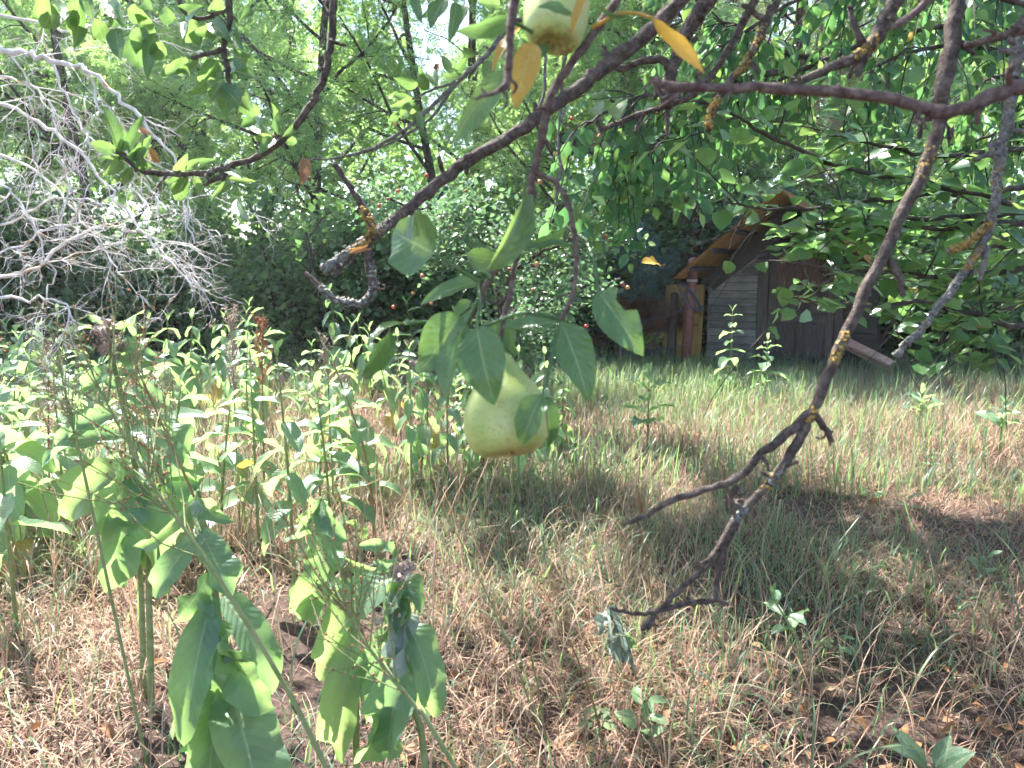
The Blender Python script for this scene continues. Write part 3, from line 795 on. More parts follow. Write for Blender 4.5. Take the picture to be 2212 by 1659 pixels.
grass_obj('tall_straw', 'straw', [(x, y, .55, .0032, (.1, 1.3), 6, .2)], 4, 'tall dry straw stalks standing between the milkweed plants')
# tall single bents with drooping tips in the foreground
x, y = field(rng, 420, 1.9, 4.6); grass_obj('tall_grass', 'grass', [(x, y, .46, .0062, (1.4, 3.4), 9, .1)], 3, 'tall arching green grass blades standing above the rest')
# leaf litter
n = 5200; x, y = field(rng, n, 1.5, 7.5); x, y = thin(x, y, np.clip(.35 + .5 * n2d(x, y, 1.7, 8) + .25 * (x > .5), .05, 1)); n = len(x)
d, nn = leaf_dirs(rng, n, 0); d[:, 2] *= .35; nn = nn * np.array([.5, .5, 1])
mb = MB(); stamp(mb, HEX * np.array([1, 1, 2.2]), HEXQ, frames(d, nn), np.stack([x, y, ground_h(x, y) + .012 + .02 * rng.random(n)], -1), rng.uniform(.018, .05, n), rng.random(n), HEXUV)
o = stuff(mb.build('leaf_litter', M['dry_leaf'])); o['label'] = 'scattered small brown leaf litter among the straw'; o['category'] = 'leaf litter'

# larger fallen leaves
fl = [leaf_mesh('fallen_leaf', 'dry_leaf', prof_pear, .6, bend=b_, fold=f_, wave=.12, seed=s_, pet=.15, nl=7) for s_, (b_, f_) in enumerate([(1.4, .7), (-1.0, .5), (2.0, .9), (.6, 1.1)])]
spots = [(1205, 1240), (1375, 1325), (2090, 1400), (2010, 1370), (2130, 1440), (1680, 1470), (1540, 1550), (1480, 1530), (1770, 1500), (1690, 1590), (1560, 1485), (1440, 1440), (2060, 1560), (1910, 1430), (1330, 1480),
         (1260, 1590), (1150, 1560), (1100, 1640), (1850, 1560), (1950, 1630), (320, 1500), (330, 1560), (250, 1640), (60, 1640), (1420, 1600), (1620, 1640), (2170, 1600), (1000, 1480), (1020, 1210), (1730, 1330)]
rl = random.Random(9)
for k, (px, py) in enumerate(spots):
    p = G(px, py); p[2] = gz(p) + .03
    a = rl.uniform(0, 6.28); tip = p + np.array([math.cos(a), math.sin(a), rl.uniform(-.1, .5)]) * rl.uniform(.055, .085)
    o = put('fallen_leaf', fl[k % 4], None, leaf_matrix(p, tip, (rl.uniform(-.5, .5), rl.uniform(-.8, .1), 1)))
    tag(o, 'curled orange-brown fallen leaf lying on the straw', 'fallen leaf', 'larger fallen leaves on the ground')

# ------------------------------------------------------------------ milkweed
ML = {}
def milk_variants(mat, key):
    r = random.Random(3); out = []
    for s_ in range(8):
        out.append(leaf_mesh('leaf', mat, prof_milk, r.uniform(.40, .50), bend=r.uniform(.3, 1.5), fold=r.uniform(.15, .55), wave=r.uniform(.03, .14), twist=r.uniform(-.6, .6), seed=s_, nl=9, pet=.05))
    ML[key] = out
milk_variants('milkweed_leaf', 'g'); milk_variants('milkweed_yellow', 'y'); milk_variants('milkweed_wilt', 'w')
def umbel(mb, p, R_, rng, n=46, hang=True):
    """withered umbel: threads ending in small crumpled florets"""
    for k in range(n):
        d = norm(rng.standard_normal(3) + np.array([0, 0, -.35 if hang else .5])); q = p + d * R_ * rng.uniform(.5, 1)
        tube(mb, [p, (p + q) / 2 + np.array([0, 0, .15 * R_]), q], (.0012, .001), 3, tint=rng.random(), cap=False)
        f = np.stack([q + rng.standard_normal(3) * R_ * .16 for _ in range(4)]); mb.add(f, q=[[0, 1, 2, 3]], tint=rng.random())
def milkweed(label, base, H, rng, lean=(0, 0), pairs=7, leaf=.17, droop=0.0, group=None, heads=1, stem='stem_green', low=.3, wilt=0.0, path=None):
    base = np.array(base, float); base[2] = gz(base)
    t = thing('milkweed_plant', label, 'plant', base, group); mw0 = MW[t.name]
    if path is None: path = smooth_path([base + np.array([0, 0, -.02]), base + np.array([lean[0] * .2, lean[1] * .2, H * .5]), base + np.array([lean[0], lean[1], H])], 6)
    mb = MB(); tube(mb, path, (.0075 + H * .002, .0035), 7, rng, .02); o = kid(t, mb.build('stem', M[stem], t, base))
    n = len(path) - 1
    az = rng.uniform(0, 6.28)
    for k in range(pairs):
        f = low + (1 - low) * (k + .5) / pairs
        i = min(int(f * n), n - 1); q = path[i] + (path[i + 1] - path[i]) * (f * n - i)
        tg = norm(path[i + 1] - path[i]); az += math.pi / 2 + rng.uniform(-.35, .35)
        for sd in (0, math.pi):
            if rng.random() < .07: continue
            a = az + sd + rng.uniform(-.25, .25)
            up = .55 * (f - .25) - droop * rng.uniform(.7, 1.5) + rng.uniform(-.15, .15)
            d = norm(np.array([math.cos(a), math.sin(a), 0]) + tg * up * 1.2 + np.array([0, 0, -droop * .6]))
            L = leaf * rng.uniform(.8, 1.15) * (1.12 - .62 * max(0, f - .55) / .45) 
            key = 'y' if (f < low + .2 and rng.random() < .07) else ('w' if rng.random() < wilt else 'g')
            nrm = np.array([math.cos(a) * .15, math.sin(a) * .15, 1]) if d[2] > -.75 else np.array([math.cos(a), math.sin(a), .2])
            kid(t, put('leaf', ML[key][rng.integers(0, 8)], t, leaf_matrix(q, q + d * L, nrm + rng.standard_normal(3) * .2, rng.uniform(.9, 1.15))))
    top = path[-1]
    for k in range(2):                     # the folded youngest leaves
        a = az + k * math.pi; d = norm(np.array([math.cos(a) * .5, math.sin(a) * .5, .9]))
        kid(t, put('leaf', ML['g'][k], t, leaf_matrix(top, top + d * leaf * .45, (math.cos(a + 3.14), math.sin(a + 3.14), .3), .8)))
    for k in range(heads):
        mb = MB(); i = max(0, n - 1 - 2 * k); umbel(mb, path[i] + np.array([.02, -.02, .01]), .028, rng)
        kid(t, mb.build('flower_head', M['withered'], t, path[i]))
    return t
rng = np.random.default_rng(101)
# field plants: eight models, copied over the sunlit patch
FIELD = 'leafy milkweed plant standing in the dense sunlit patch at the back left'
protos = []
for k in range(8):
    protos.append(milkweed(FIELD, (-3 - .01 * k, 6, 0), .80 + .045 * k, rng, (rng.uniform(-.1, .1), rng.uniform(-.1, .1)), 6 + k % 3, .275, [.25, .5, .75, .3, .95, .6, .1, .8][k], 'milkweed plants in the sunlit patch', heads=1 if k % 2 else 0, low=.16))
spots = []
rl = random.Random(21)
tries = 0
while len(spots) < 58 and tries < 5000:
    tries += 1
    y = rl.uniform(3.6, 9.8); px = rl.uniform(-60, 1010); x = (px - 1106) / FPX * y
    far = (y - 3.6) / 6.2
    if px > 760 and y < 4.4: continue
    if px > 560 and rl.random() < .25 * (1 - far): continue
    if all((x - a) ** 2 + (y - b) ** 2 > .36 ** 2 for a, b in spots): spots.append((x, y))
used = set()
for k, (x, y) in enumerate(spots):
    pr = protos[k % 8]; s = rl.uniform(.68, 1.12)
    mw = Matrix.Translation((x, y, gz((x, y)))) @ Matrix.Rotation(rl.uniform(-.16, .16), 4, 'X') @ Matrix.Rotation(rl.uniform(-.16, .16), 4, 'Y') @ Matrix.Rotation(rl.uniform(0, 6.28), 4, 'Z') @ Matrix.Diagonal((s, s, s, 1))
    if k < 8: pr.matrix_basis = mw; MW[pr.name] = mw
    else: copy_tree(pr, mw)
def single(label, px, py, top, **kw):
    b = G(px, py); d = b[1] / math.cos(PITCH)
    H = kw.pop('H', None)
    return milkweed(label, b, H, rng, **kw)
single('bright young milkweed in front of the shed door, taller of two', 1575, 868, 0, H=1.02, pairs=8, leaf=.22, droop=.3, heads=0, low=.25)
single('bright young milkweed in front of the shed door, shorter and bushier', 1652, 878, 0, H=.72, pairs=8, leaf=.22, droop=.2, heads=0, low=.25)
single('lone milkweed with tiered leaves in the sunny straw right of the pear', 1398, 985, 0, H=.66, pairs=5, leaf=.24, droop=0, heads=0, low=.30, stem='stem_red')
single('small milkweed shoot in the sunlit straw, right of the diagonal branch', 1985, 930, 0, H=.40, pairs=4, leaf=.21, droop=0, heads=0, low=.45)
single('small milkweed shoot near the right edge of the sunlit straw', 2158, 985, 0, H=.42, pairs=4, leaf=.21, droop=0, heads=0, low=.5)
single('low milkweed shoot in shade right of the branch fork', 2010, 1010, 0, H=.16, pairs=3, leaf=.10, heads=0)
single('drooping milkweed left of the pear, nearest of the middle clump', 890, 1085, 0, H=1.0, pairs=8, leaf=.17, droop=.75, heads=1, wilt=.1)
single('drooping milkweed just left of the hanging pear', 968, 1060, 0, H=.98, pairs=8, leaf=.17, droop=.65, heads=1)
single('red-stemmed milkweed with spreading leaves in front of the middle clump', 812, 1190, 0, H=1.0, pairs=7, leaf=.19, droop=.2, heads=1, stem='stem_red', lean=(-.22, .1))
single('milkweed with drooping leaves behind the pear', 1120, 1090, 0, H=.98, pairs=7, leaf=.16, droop=.6, heads=0)
for k_, (px_, py_, h_, dr_) in enumerate([(1018, 1030, .9, .6), (1062, 1010, .85, .8), (1175, 1020, .85, .5), (1010, 985, .95, .4), (1215, 1000, .6, .7), (925, 1020, .95, .7)]):
    single(['slim milkweed half hidden by the left side of the pear', 'milkweed directly below and behind the pear', 'milkweed showing right of the pear', 'milkweed farther back, left of the pear', 'short milkweed standing free, right of the pear', 'drooping milkweed at the right end of the middle clump'][k_], px_, py_, 0, H=h_, pairs=7, leaf=.19, droop=dr_, heads=0, low=.2)
single('milkweed with long drooping leaves between the front clumps', 640, 1330, 0, H=1.12, pairs=7, leaf=.20, droop=.55, heads=1, lean=(-.05, .05))
single('tall milkweed with hanging leaves left of the red-stemmed one', 560, 1190, 0, H=1.1, pairs=7, leaf=.19, droop=.35, heads=1)
single('leafy milkweed at the left edge, nearest of that side', 40, 1400, 0, H=1.02, pairs=6, leaf=.21, droop=.35, heads=0)
single('leafy milkweed at the left edge behind the nearest', 20, 1180, 0, H=1.05, pairs=7, leaf=.20, droop=.1, heads=0)
single('milkweed between the left edge and the tall withered head', 150, 1230, 0, H=1.0, pairs=7, leaf=.19, droop=.15, heads=0)

def hand_milkweed(label, stem_pts, leaves, depth, r, heads=(), stemmat='stem_green'):
    """stem and leaves read off the photograph at a given distance"""
    base = P(stem_pts[0][0], stem_pts[0][1], depth + (stem_pts[0][2] if len(stem_pts[0]) > 2 else 0))
    pts = [P(q[0], q[1], depth + (q[2] if len(q) > 2 else 0)) for q in stem_pts]
    if pts[0][2] > .03:                     # go on down to the ground
        foot = pts[0].copy(); foot[2] = gz(foot) - .02; foot[:2] += (pts[0] - pts[1])[:2] * .4
        pts = [foot] + pts
    t = thing('milkweed_plant', label, 'plant', (pts[0][0], pts[0][1], 0))
    mb = MB(); tube(mb, smooth_path(pts, 6), (r, r * .55), 9, rng, .02); mb.build('stem', M[stemmat], t, pts[0])
    for k, lf in enumerate(leaves):
        (bx, by, tx, ty, w) = lf[:5]; ex = lf[5] if len(lf) > 5 else {}
        d0 = depth + ex.get('d0', 0); d1 = depth + ex.get('d1', -.03)
        a, b = P(bx, by, d0), P(tx, ty, d1)
        L = np.linalg.norm(b - a); W_ = w / FPX * depth * 1.06
        n_ = rot_about(to_cam((a + b) / 2), norm(b - a), math.radians(ex.get('roll', rng.uniform(-35, 35))))
        mb = MB(); leaf_grid(mb, prof_milk, W_ / L, ex.get('bend', .6) + .5, ex.get('fold', .3) + .32, ex.get('wave', .09) * 2.1, ex.get('twist', rng.uniform(-1.3, 1.3)), 18, int(k * 7 + bx), ex.get('curl', 0), pet=.04)
        mw = leaf_matrix(a, b, n_)
        put('leaf', mb.mesh('leaf', M[ex.get('mat', 'milkweed_leaf')]), t, mw)
    for (hx, hy, hr) in heads:
        mb = MB(); p = P(hx, hy, depth - .03); umbel(mb, p, hr / FPX * depth, rng, 70); mb.build('flower_head', M['withered'], t, p)
    return t
hand_milkweed('large milkweed with long hanging leaves in front, cut by the bottom edge', [(505, 1659), (488, 1470), (470, 1330), (455, 1200), (432, 1110), (428, 1060)], [
    (425, 1072, 288, 1178, 40, dict(bend=1.5, fold=.5, roll=-20)), (430, 1068, 505, 1125, 42, dict(bend=1.6, fold=.4, roll=30)),
    (425, 1160, 335, 1292, 62, dict(fold=.25, roll=15, bend=.9)), (432, 1150, 498, 1295, 78, dict(fold=.2, roll=-10, bend=.6)),
    (450, 1238, 372, 1345, 70, dict(roll=-25, wave=.14)), (455, 1265, 430, 1380, 64, dict(roll=30, d0=.02, d1=.03)),
    (465, 1272, 560, 1480, 80, dict(roll=55, wave=.15, bend=.7)), (480, 1285, 588, 1500, 96, dict(roll=-20, d0=.05, d1=.03, wave=.05)),
    (460, 1290, 398, 1612, 88, dict(roll=10, wave=.07, d1=-.10, fold=.2)), (462, 1380, 372, 1570, 120, dict(roll=-20, d1=.02)),
    (472, 1400, 452, 1640, 96, dict(roll=5, d0=.03, d1=.05)), (478, 1420, 420, 1700, 110, dict(roll=-12, d0=.05, d1=.06)),
    (480, 1340, 596, 1530, 100, dict(roll=40, wave=.15, d0=.0, d1=-.04)), (492, 1475, 560, 1745, 150, dict(roll=-8, fold=.2, d1=-.06)),
    (488, 1480, 455, 1720, 95, dict(roll=20)), (470, 1330, 545, 1420, 70, dict(roll=70, d1=-.07))], 1.36, .0085)
hand_milkweed('front milkweed with grey-green hanging leaves right of the largest one', [(770, 1659), (768, 1450), (758, 1330), (738, 1230), (708, 1140), (692, 1075)], [
    (694, 1078, 612, 1165, 48, dict(bend=1.4, roll=-25)), (698, 1078, 752, 1168, 46, dict(bend=1.5, roll=30)), (690, 1100, 640, 1130, 34, dict(bend=1.2)),
    (705, 1135, 682, 1262, 86, dict(roll=-10, fold=.2)), (742, 1190, 832, 1232, 30, dict(bend=1.0, roll=50)), (728, 1195, 655, 1340, 84, dict(roll=20, d1=.03)),
    (740, 1240, 690, 1470, 82, dict(roll=-15, d0=.03, d1=.04)), (745, 1270, 640, 1310, 60, dict(roll=50, bend=1.0, d1=.08)), (762, 1350, 742, 1650, 92, dict(roll=12, d1=.04)), (764, 1400, 800, 1560, 80, dict(roll=-30, d0=.02, d1=.06))], 1.52, .0075, [(708, 1120, 14)])
hand_milkweed('front milkweed with two pinkish withered flower heads', [(918, 1659), (890, 1520), (872, 1400), (862, 1290), (852, 1185)], [
    (852, 1200, 772, 1180, 34, dict(bend=1.1, roll=35)), (856, 1215, 806, 1212, 30, dict(bend=1.6)), (858, 1236, 748, 1360, 92, dict(roll=25, bend=1.3, fold=.15, d0=.02, d1=.02)),
    (862, 1245, 905, 1330, 54, dict(bend=1.3, roll=-20)), (864, 1270, 818, 1410, 78, dict(roll=-15)), (866, 1280, 862, 1370, 60, dict(roll=10, d1=-.05)),
    (870, 1300, 884, 1452, 66, dict(roll=15, mat='milkweed_wilt', wave=.2, curl=.5, d1=-.05)), (870, 1310, 832, 1470, 60, dict(roll=-40, mat='milkweed_wilt', d1=-.04)),
    (876, 1340, 938, 1550, 82, dict(roll=-25)), (880, 1360, 930, 1545, 70, dict(roll=40, d0=.03, d1=.05)), (872, 1390, 838, 1640, 118, dict(roll=5, d1=.02)),
    (866, 1330, 775, 1480, 90, dict(roll=-10, d0=.04, d1=.06)), (880, 1400, 868, 1640, 84, dict(roll=30, d0=.04, d1=.07)), (870, 1260, 838, 1330, 46, dict(d1=-.05)), (862, 1400, 765, 1650, 80, dict(roll=-35, d0=.03, d1=.04))], 1.46, .0075, [(862, 1236, 26), (846, 1335, 34), (880, 1222, 18)])
hand_milkweed('tallest milkweed at left with a bleached withered head on top', [(326, 1480), (322, 1300), (318, 1150), (290, 1000), (262, 860), (240, 760), (226, 700)], [
    (228, 722, 142, 728, 30, dict(bend=1.3, roll=60, fold=.2)), (234, 712, 312, 668, 26, dict(bend=-.5, roll=50)), (222, 700, 188, 678, 18), (246, 762, 346, 782, 46, dict(roll=-35)), (255, 808, 396, 792, 54, dict(roll=-25, wave=.12)),
    (250, 790, 178, 860, 44, dict(roll=30)), (262, 850, 372, 880, 58, dict(roll=-30)), (256, 840, 150, 852, 34, dict(roll=60)), (270, 880, 412, 990, 62, dict(roll=-40, wave=.14)), (272, 900, 120, 962, 54, dict(roll=40)),
    (282, 930, 430, 1085, 92, dict(roll=-20)), (280, 950, 92, 1010, 60, dict(roll=45, bend=.9)), (290, 1000, 142, 1120, 110, dict(roll=25)), (296, 1010, 186, 1155, 120, dict(roll=-10, d1=-.15)), (300, 1020, 404, 1148, 104, dict(roll=10)),
    (306, 1060, 232, 1282, 96, dict(roll=10, d1=-.1)), (308, 1070, 330, 1280, 86, dict(roll=-30, d1=.1)), (310, 1090, 270, 1270, 80, dict(roll=45)), (300, 1030, 440, 1030, 70, dict(roll=60))], 2.62, .012, [(240, 745, 34), (228, 712, 30)])
hand_milkweed('second stem with hanging leaves close beside the tallest milkweed', [(310, 1470), (306, 1300), (300, 1200), (296, 1120)], [
    (300, 1130, 250, 1260, 74, dict(roll=20)), (300, 1125, 352, 1290, 70, dict(roll=-20)), (298, 1120, 330, 1230, 60), (298, 1118, 262, 1190, 60)], 2.72, .012)
# small ground plants at right
single('small milkweed seedling under the twig ends at lower right', 1735, 1470, 0, H=.34, pairs=3, leaf=.12, droop=.05, heads=0, low=.55, lean=(-.12, .03))
hand_milkweed('wilted grey milkweed seedling hanging limp below the twig tips', [(1385, 1500), (1360, 1420), (1335, 1340), (1312, 1312)], [
    (1312, 1312, 1318, 1420, 40, dict(mat='milkweed_wilt', curl=1, wave=.25)), (1312, 1312, 1345, 1440, 42, dict(mat='milkweed_wilt', curl=.9, wave=.25)), (1310, 1318, 1300, 1370, 30, dict(mat='milkweed_wilt', wave=.25)),
    (1316, 1318, 1375, 1450, 30, dict(mat='milkweed_wilt', curl=.5)), (1330, 1340, 1342, 1430, 36, dict(mat='milkweed_wilt', wave=.25)), (1345, 1370, 1372, 1400, 30)], 2.75, .005)
# broad-leaved seedlings near the bottom
SL = [leaf_mesh('leaf', 'stalk_leaf', prof_pear, .62, bend=.5, fold=.25, wave=.06, seed=s_, pet=.25, nl=8) for s_ in range(3)]
SLB = [leaf_mesh('leaf', 'milkweed_leaf', prof_lance, .42, bend=.4, fold=.3, wave=.06, seed=s_, pet=.1, nl=8) for s_ in range(3)]
def seedling(label, px, py, n, leaf, H, meshes, up=.3):
    b = G(px, py); b[2] = gz(b)
    t = thing('seedling', label, 'plant', b)
    mb = MB(); tube(mb, smooth_path([b, b + np.array([.01, 0, H * .6]), b + np.array([.0, .01, H])], 4), (.004, .002), 5); mb.build('stem', M['stem_green'], t, b)
    for k in range(n):
        a = k * 2.4 + rng.uniform(-.3, .3); q = b + np.array([0, 0, H * (.3 + .7 * k / n)])
        d = norm(np.array([math.cos(a), math.sin(a), up + rng.uniform(-.4, .2)]))
        put('leaf', meshes[k % 3], t, leaf_matrix(q + d * .02, q + d * leaf * rng.uniform(.7, 1.1), (0, -.3, 1)))
seedling('bright green toothed seedling at the bottom, right of the wilted one', 1385, 1625, 9, .10, .20, SL)
seedling('bright lance-leaved seedling in the bottom right corner', 2010, 1690, 6, .17, .08, SLB, .9)
seedling('low broad-leaved seedling at lower right among straw', 1810, 1400, 6, .09, .10, SL)
seedling('low pale seedling right of the twig ends', 1960, 1110, 6, .10, .12, SLB)
seedling('flat green rosette in straw at bottom centre', 1290, 1560, 7, .09, .04, SL, .1)
seedling('low rosette of round leaves left of the lone shoot', 1880, 1080, 7, .09, .07, SL, .2)
seedling('low green sprout in the straw near the left corner', 870, 1450, 5, .08, .06, SL, .2)
seedling('low green sprout in the shade at the right edge', 2120, 1250, 6, .10, .12, SLB, .5)

# ------------------------------------------------------------------ sorrel and dock stalks
def seed_stalk(label, path, r, branches, depth_seed, seedmat='seed', stem='stem_green', seeds=(.005, 5), name='sorrel_stalk', twist=.5):
    """path: world points from root to tip; branches: (f0, f1, n, length, angle)"""
    rg = np.random.default_rng(depth_seed)
    t = thing(name, label, 'plant', (path[0][0], path[0][1], max(0, path[0][2])))
    pp = smooth_path(path, 6); n = len(pp) - 1
    mb = MB(); tube(mb, pp, (r, r * .35), 7); mb.build('stem', M[stem], t, pp[0])
    mb = MB(); sd = MB()
    for (f0, f1, nb, L, ang) in branches:
        for k in range(nb):
            f = rg.uniform(f0, f1); i = min(int(f * n), n - 1); q = pp[i]; tg = norm(pp[i + 1] - pp[i])
            ax = norm(np.cross(tg, rg.standard_normal(3))); d = rot_about(tg, ax, math.radians(ang * rg.uniform(.6, 1.3)))
            Lk = L * rg.uniform(.5, 1.2); pts = [q]
            for s_ in range(5):
                d = norm(d + rg.standard_normal(3) * .10 + np.array([0, 0, .12])); pts.append(pts[-1] + d * Lk / 5)
            pts = np.array(pts); tube(mb, pts, (r * .32, r * .15), 4, cap=False)
            subs = [pts]
            for s_ in range(2):
                j = rg.integers(1, 5); d2 = norm(norm(pts[j] - pts[j - 1]) + rg.standard_normal(3) * .45); sp = np.array([pts[j] + d2 * Lk * .12 * m_ for m_ in range(5)])
                tube(mb, sp, (r * .2, r * .1), 3, cap=False); subs.append(sp)
            for sp in subs:
                for j in range(1, len(sp)):
                    for _ in range(seeds[1]):
                        c_ = sp[j - 1] + (sp[j] - sp[j - 1]) * rg.random() + rg.standard_normal(3) * seeds[0] * .7
                        s0 = seeds[0] * rg.uniform(.5, 1)
                        v_ = c_ + np.array([(1, 0, 0), (-.5, .8, 0), (-.5, -.8, 0), (0, 0, 1.2), (0, 0, -1.2)]) @ np.linalg.qr(rg.standard_normal((3, 3)))[0] * s0
                        sd.add(v_, t=[[0, 1, 3], [1, 2, 3], [2, 0, 3], [1, 0, 4], [2, 1, 4], [0, 2, 4]], tint=rg.random())
    mb.build('branchlets', M[stem], t, pp[0])
    if sd.n: stuff(sd.build('seeds', M[seedmat], t, pp[0]))
    return t
def px_path(pts, depth): return [P(x, y, depth + (e[0] if e else 0)) for x, y, *e in pts]
def down(pts):
    d = pts[0] - pts[1]; k = (pts[0][2] + .02) / max(-d[2], 1e-3)
    f = pts[0] + d * k; f[:2] = pts[0][:2] + (d * k)[:2] * .9
    return [f] + list(pts)
seed_stalk('long leaning sorrel stalk with red seeds crossing the front milkweed', down(px_path([(705, 1659), (600, 1455), (505, 1300), (415, 1165), (335, 1055), (262, 930), (205, 820)], 1.22)), .0047, [(.60, .98, 20, .20, 32), (.52, .8, 7, .26, 40)], 1, seeds=(.003, 1))
seed_stalk('reddish thin sorrel stalk right of the leaning one', down(px_path([(475, 1230), (430, 1100), (370, 960), (320, 850), (285, 770)], 1.6)), .004, [(.5, .95, 12, .14, 34)], 2, stem='stem_red', seeds=(.0032, 1))
seed_stalk('fine green herb with many thin wiry branches over the front milkweed', down(px_path([(985, 1659), (900, 1530), (820, 1430), (765, 1350), (735, 1270)], 1.15)), .0042, [(.45, .95, 22, .22, 42)], 3, seeds=(.0028, 1))
seed_stalk('grey sorrel stalks at the upper left of the milkweed', down(px_path([(190, 1060), (160, 930), (135, 820), (110, 700)], 2.3)), .005, [(.45, .98, 26, .18, 26)], 4, stem='stem_green', seedmat='seed_pale', seeds=(.003, 1))
seed_stalk('rust-coloured seed stalk against the dark shrub, second from left', down(px_path([(568, 900), (566, 780), (566, 700)], 5.2)), .007, [(.5, 1, 26, .13, 34)], 5, stem='stem_red', seeds=(.006, 3), name='dock_stalk')
seed_stalk('pale rusty seed stalk above the milkweed, left of the rust one', down(px_path([(508, 900), (503, 780), (500, 700)], 4.6)), .006, [(.45, 1, 26, .14, 16)], 6, seedmat='seed_pale', seeds=(.006, 3), name='dock_stalk')
seed_stalk('brown seed stalk left of the folded pear leaf', down(px_path([(712, 900), (708, 810), (706, 745)], 4.4)), .006, [(.5, 1, 22, .11, 22)], 7, seedmat='seed_pale', seeds=(.005, 2), name='dock_stalk')
seed_stalk('brown seed stalk at the left edge of the meadow', down(px_path([(105, 960), (104, 850), (108, 760)], 4.4)), .006, [(.4, 1, 24, .14, 22)], 8, stem='stem_red', seedmat='seed_pale', seeds=(.005, 2), name='dock_stalk')
seed_stalk('thin bare herb stalk standing in the middle of the straw', down(px_path([(1100, 1400), (1050, 1280), (990, 1160), (950, 1090)], 2.6)), .0035, [(.7, 1, 8, .12, 34)], 9, seeds=(.003, 1))
for k, (px, py, tx, ty, dd, lab) in enumerate([(1180, 1600, 1125, 1330, 2.25, 'thin green stalk standing right of the middle herb'), (1305, 1600, 1230, 1380, 2.2, 'dry orange stalk standing left of the wilted seedling'), (1420, 1400, 1380, 1130, 2.9, 'dry orange stalk behind the twig tips'), (1095, 1180, 1108, 980, 3.4, 'straight green stalk below the hanging pear')]):
    a = G(px, py); b = P(tx, ty, dd); a = np.array([a[0], a[1], -.02]); 
    mb = MB(); tube(mb, smooth_path([a, (a + b) / 2 + np.array([.01, 0, 0]), b], 6), (.0045, .002), 6)
    tag(mb.build('grass_stalk', M['stem_red' if 'orange' in lab else 'stem_green'], None, a), lab, 'stalk')

# ------------------------------------------------------------------ the pear tree whose boughs hang into the view
TRUNK = np.array((2.55, .55, 0.0))
pear_tree = thing('pear_tree', 'old pear tree whose dark lichened boughs hang across the foreground', 'tree', TRUNK)
CROTCH = TRUNK + np.array([-.1, .15, 2.2])
rg = np.random.default_rng(500)
mb = MB(); tube(mb, smooth_path([TRUNK + np.array([0, 0, -.1]), TRUNK + np.array([.05, .02, 1.1]), CROTCH, CROTCH + np.array([-.2, .5, 1.6])], 6), (.16, .08), 14, rg, .05)
mb.build('trunk', M['pear_bark'], pear_tree, TRUNK)
LICH = {'lichen': [], 'lichen_grey': []}
def knobby(mb, pts, w0, w1, rg, spurs=0, rough=.07, sides=10, span=5):
    pp = smooth_path(pts, span); n = len(pp)
    step = np.linalg.norm(np.diff(pp, axis=0), axis=1).mean()
    pp = pp + rg.standard_normal(pp.shape) * min(w0, step) * .10
    rad = np.linspace(w0, w1, n) / 2
    lump = np.interp(np.arange(n), np.arange(0, n, 3), 1 + .13 * np.abs(rg.standard_normal(len(np.arange(0, n, 3)))))
    tube(mb, pp, rad * lump, sides, rg, rough)
    for k in range(spurs):
        i = rg.integers(1, n - 1); tg = norm(pp[i + 1] - pp[i - 1]); d = norm(np.cross(tg, rg.standard_normal(3)) + tg * .4)
        L = rg.uniform(.6, 2.4) * max(rad[i] * 2, .008); q = [pp[i], pp[i] + d * L * .6 + rg.standard_normal(3) * L * .1, pp[i] + norm(d + rg.standard_normal(3) * .4) * L]
        tube(mb, smooth_path(q, 3), (rad[i] * .55, rad[i] * .38), 7, rg, .14)
    return pp, rad
def patch(parent, pp, rad, f0, f1, n, rg, mat='lichen', size=.005):
    if mat == 'lichen': n = int(n * .95)
    """crusty lichen flakes standing off the bark"""
    mb = MB(); N_ = len(pp) - 1
    for k in range(n):
        f = rg.uniform(f0, f1) * N_; i = min(int(f), N_ - 1); c = pp[i] + (pp[i + 1] - pp[i]) * (f - i); tg = norm(pp[i + 1] - pp[i])
        d = norm(np.cross(tg, rg.standard_normal(3))); 
        if rg.random() < .75 and d[1] > 0: d[1] *= -1
        c = c + d * rad[i] * rg.uniform(.92, 1.08); s0 = size * rg.uniform(.35, 1.0)
        c = c - d * rad[i] * .06; u_ = norm(np.cross(d, tg) + .2 * rg.standard_normal(3)); w_ = np.cross(d, u_); a_ = rg.uniform(.6, 1.5, 4)
        v_ = c + s0 * np.array([u_ * a_[0] + d * rg.uniform(-.2, .5), w_ * a_[1] + d * rg.uniform(-.2, .5), -u_ * a_[2] + d * rg.uniform(-.2, .5), -w_ * a_[3] + d * rg.uniform(-.2, .5), d * .35, -d * .3])
        mb.add(v_, t=[[0, 1, 4], [1, 2, 4], [2, 3, 4], [3, 0, 4], [1, 0, 5], [2, 1, 5], [3, 2, 5], [0, 3, 5]], tint=rg.random())
    stuff(mb.build('lichen', M[mat], parent, pp[0]))
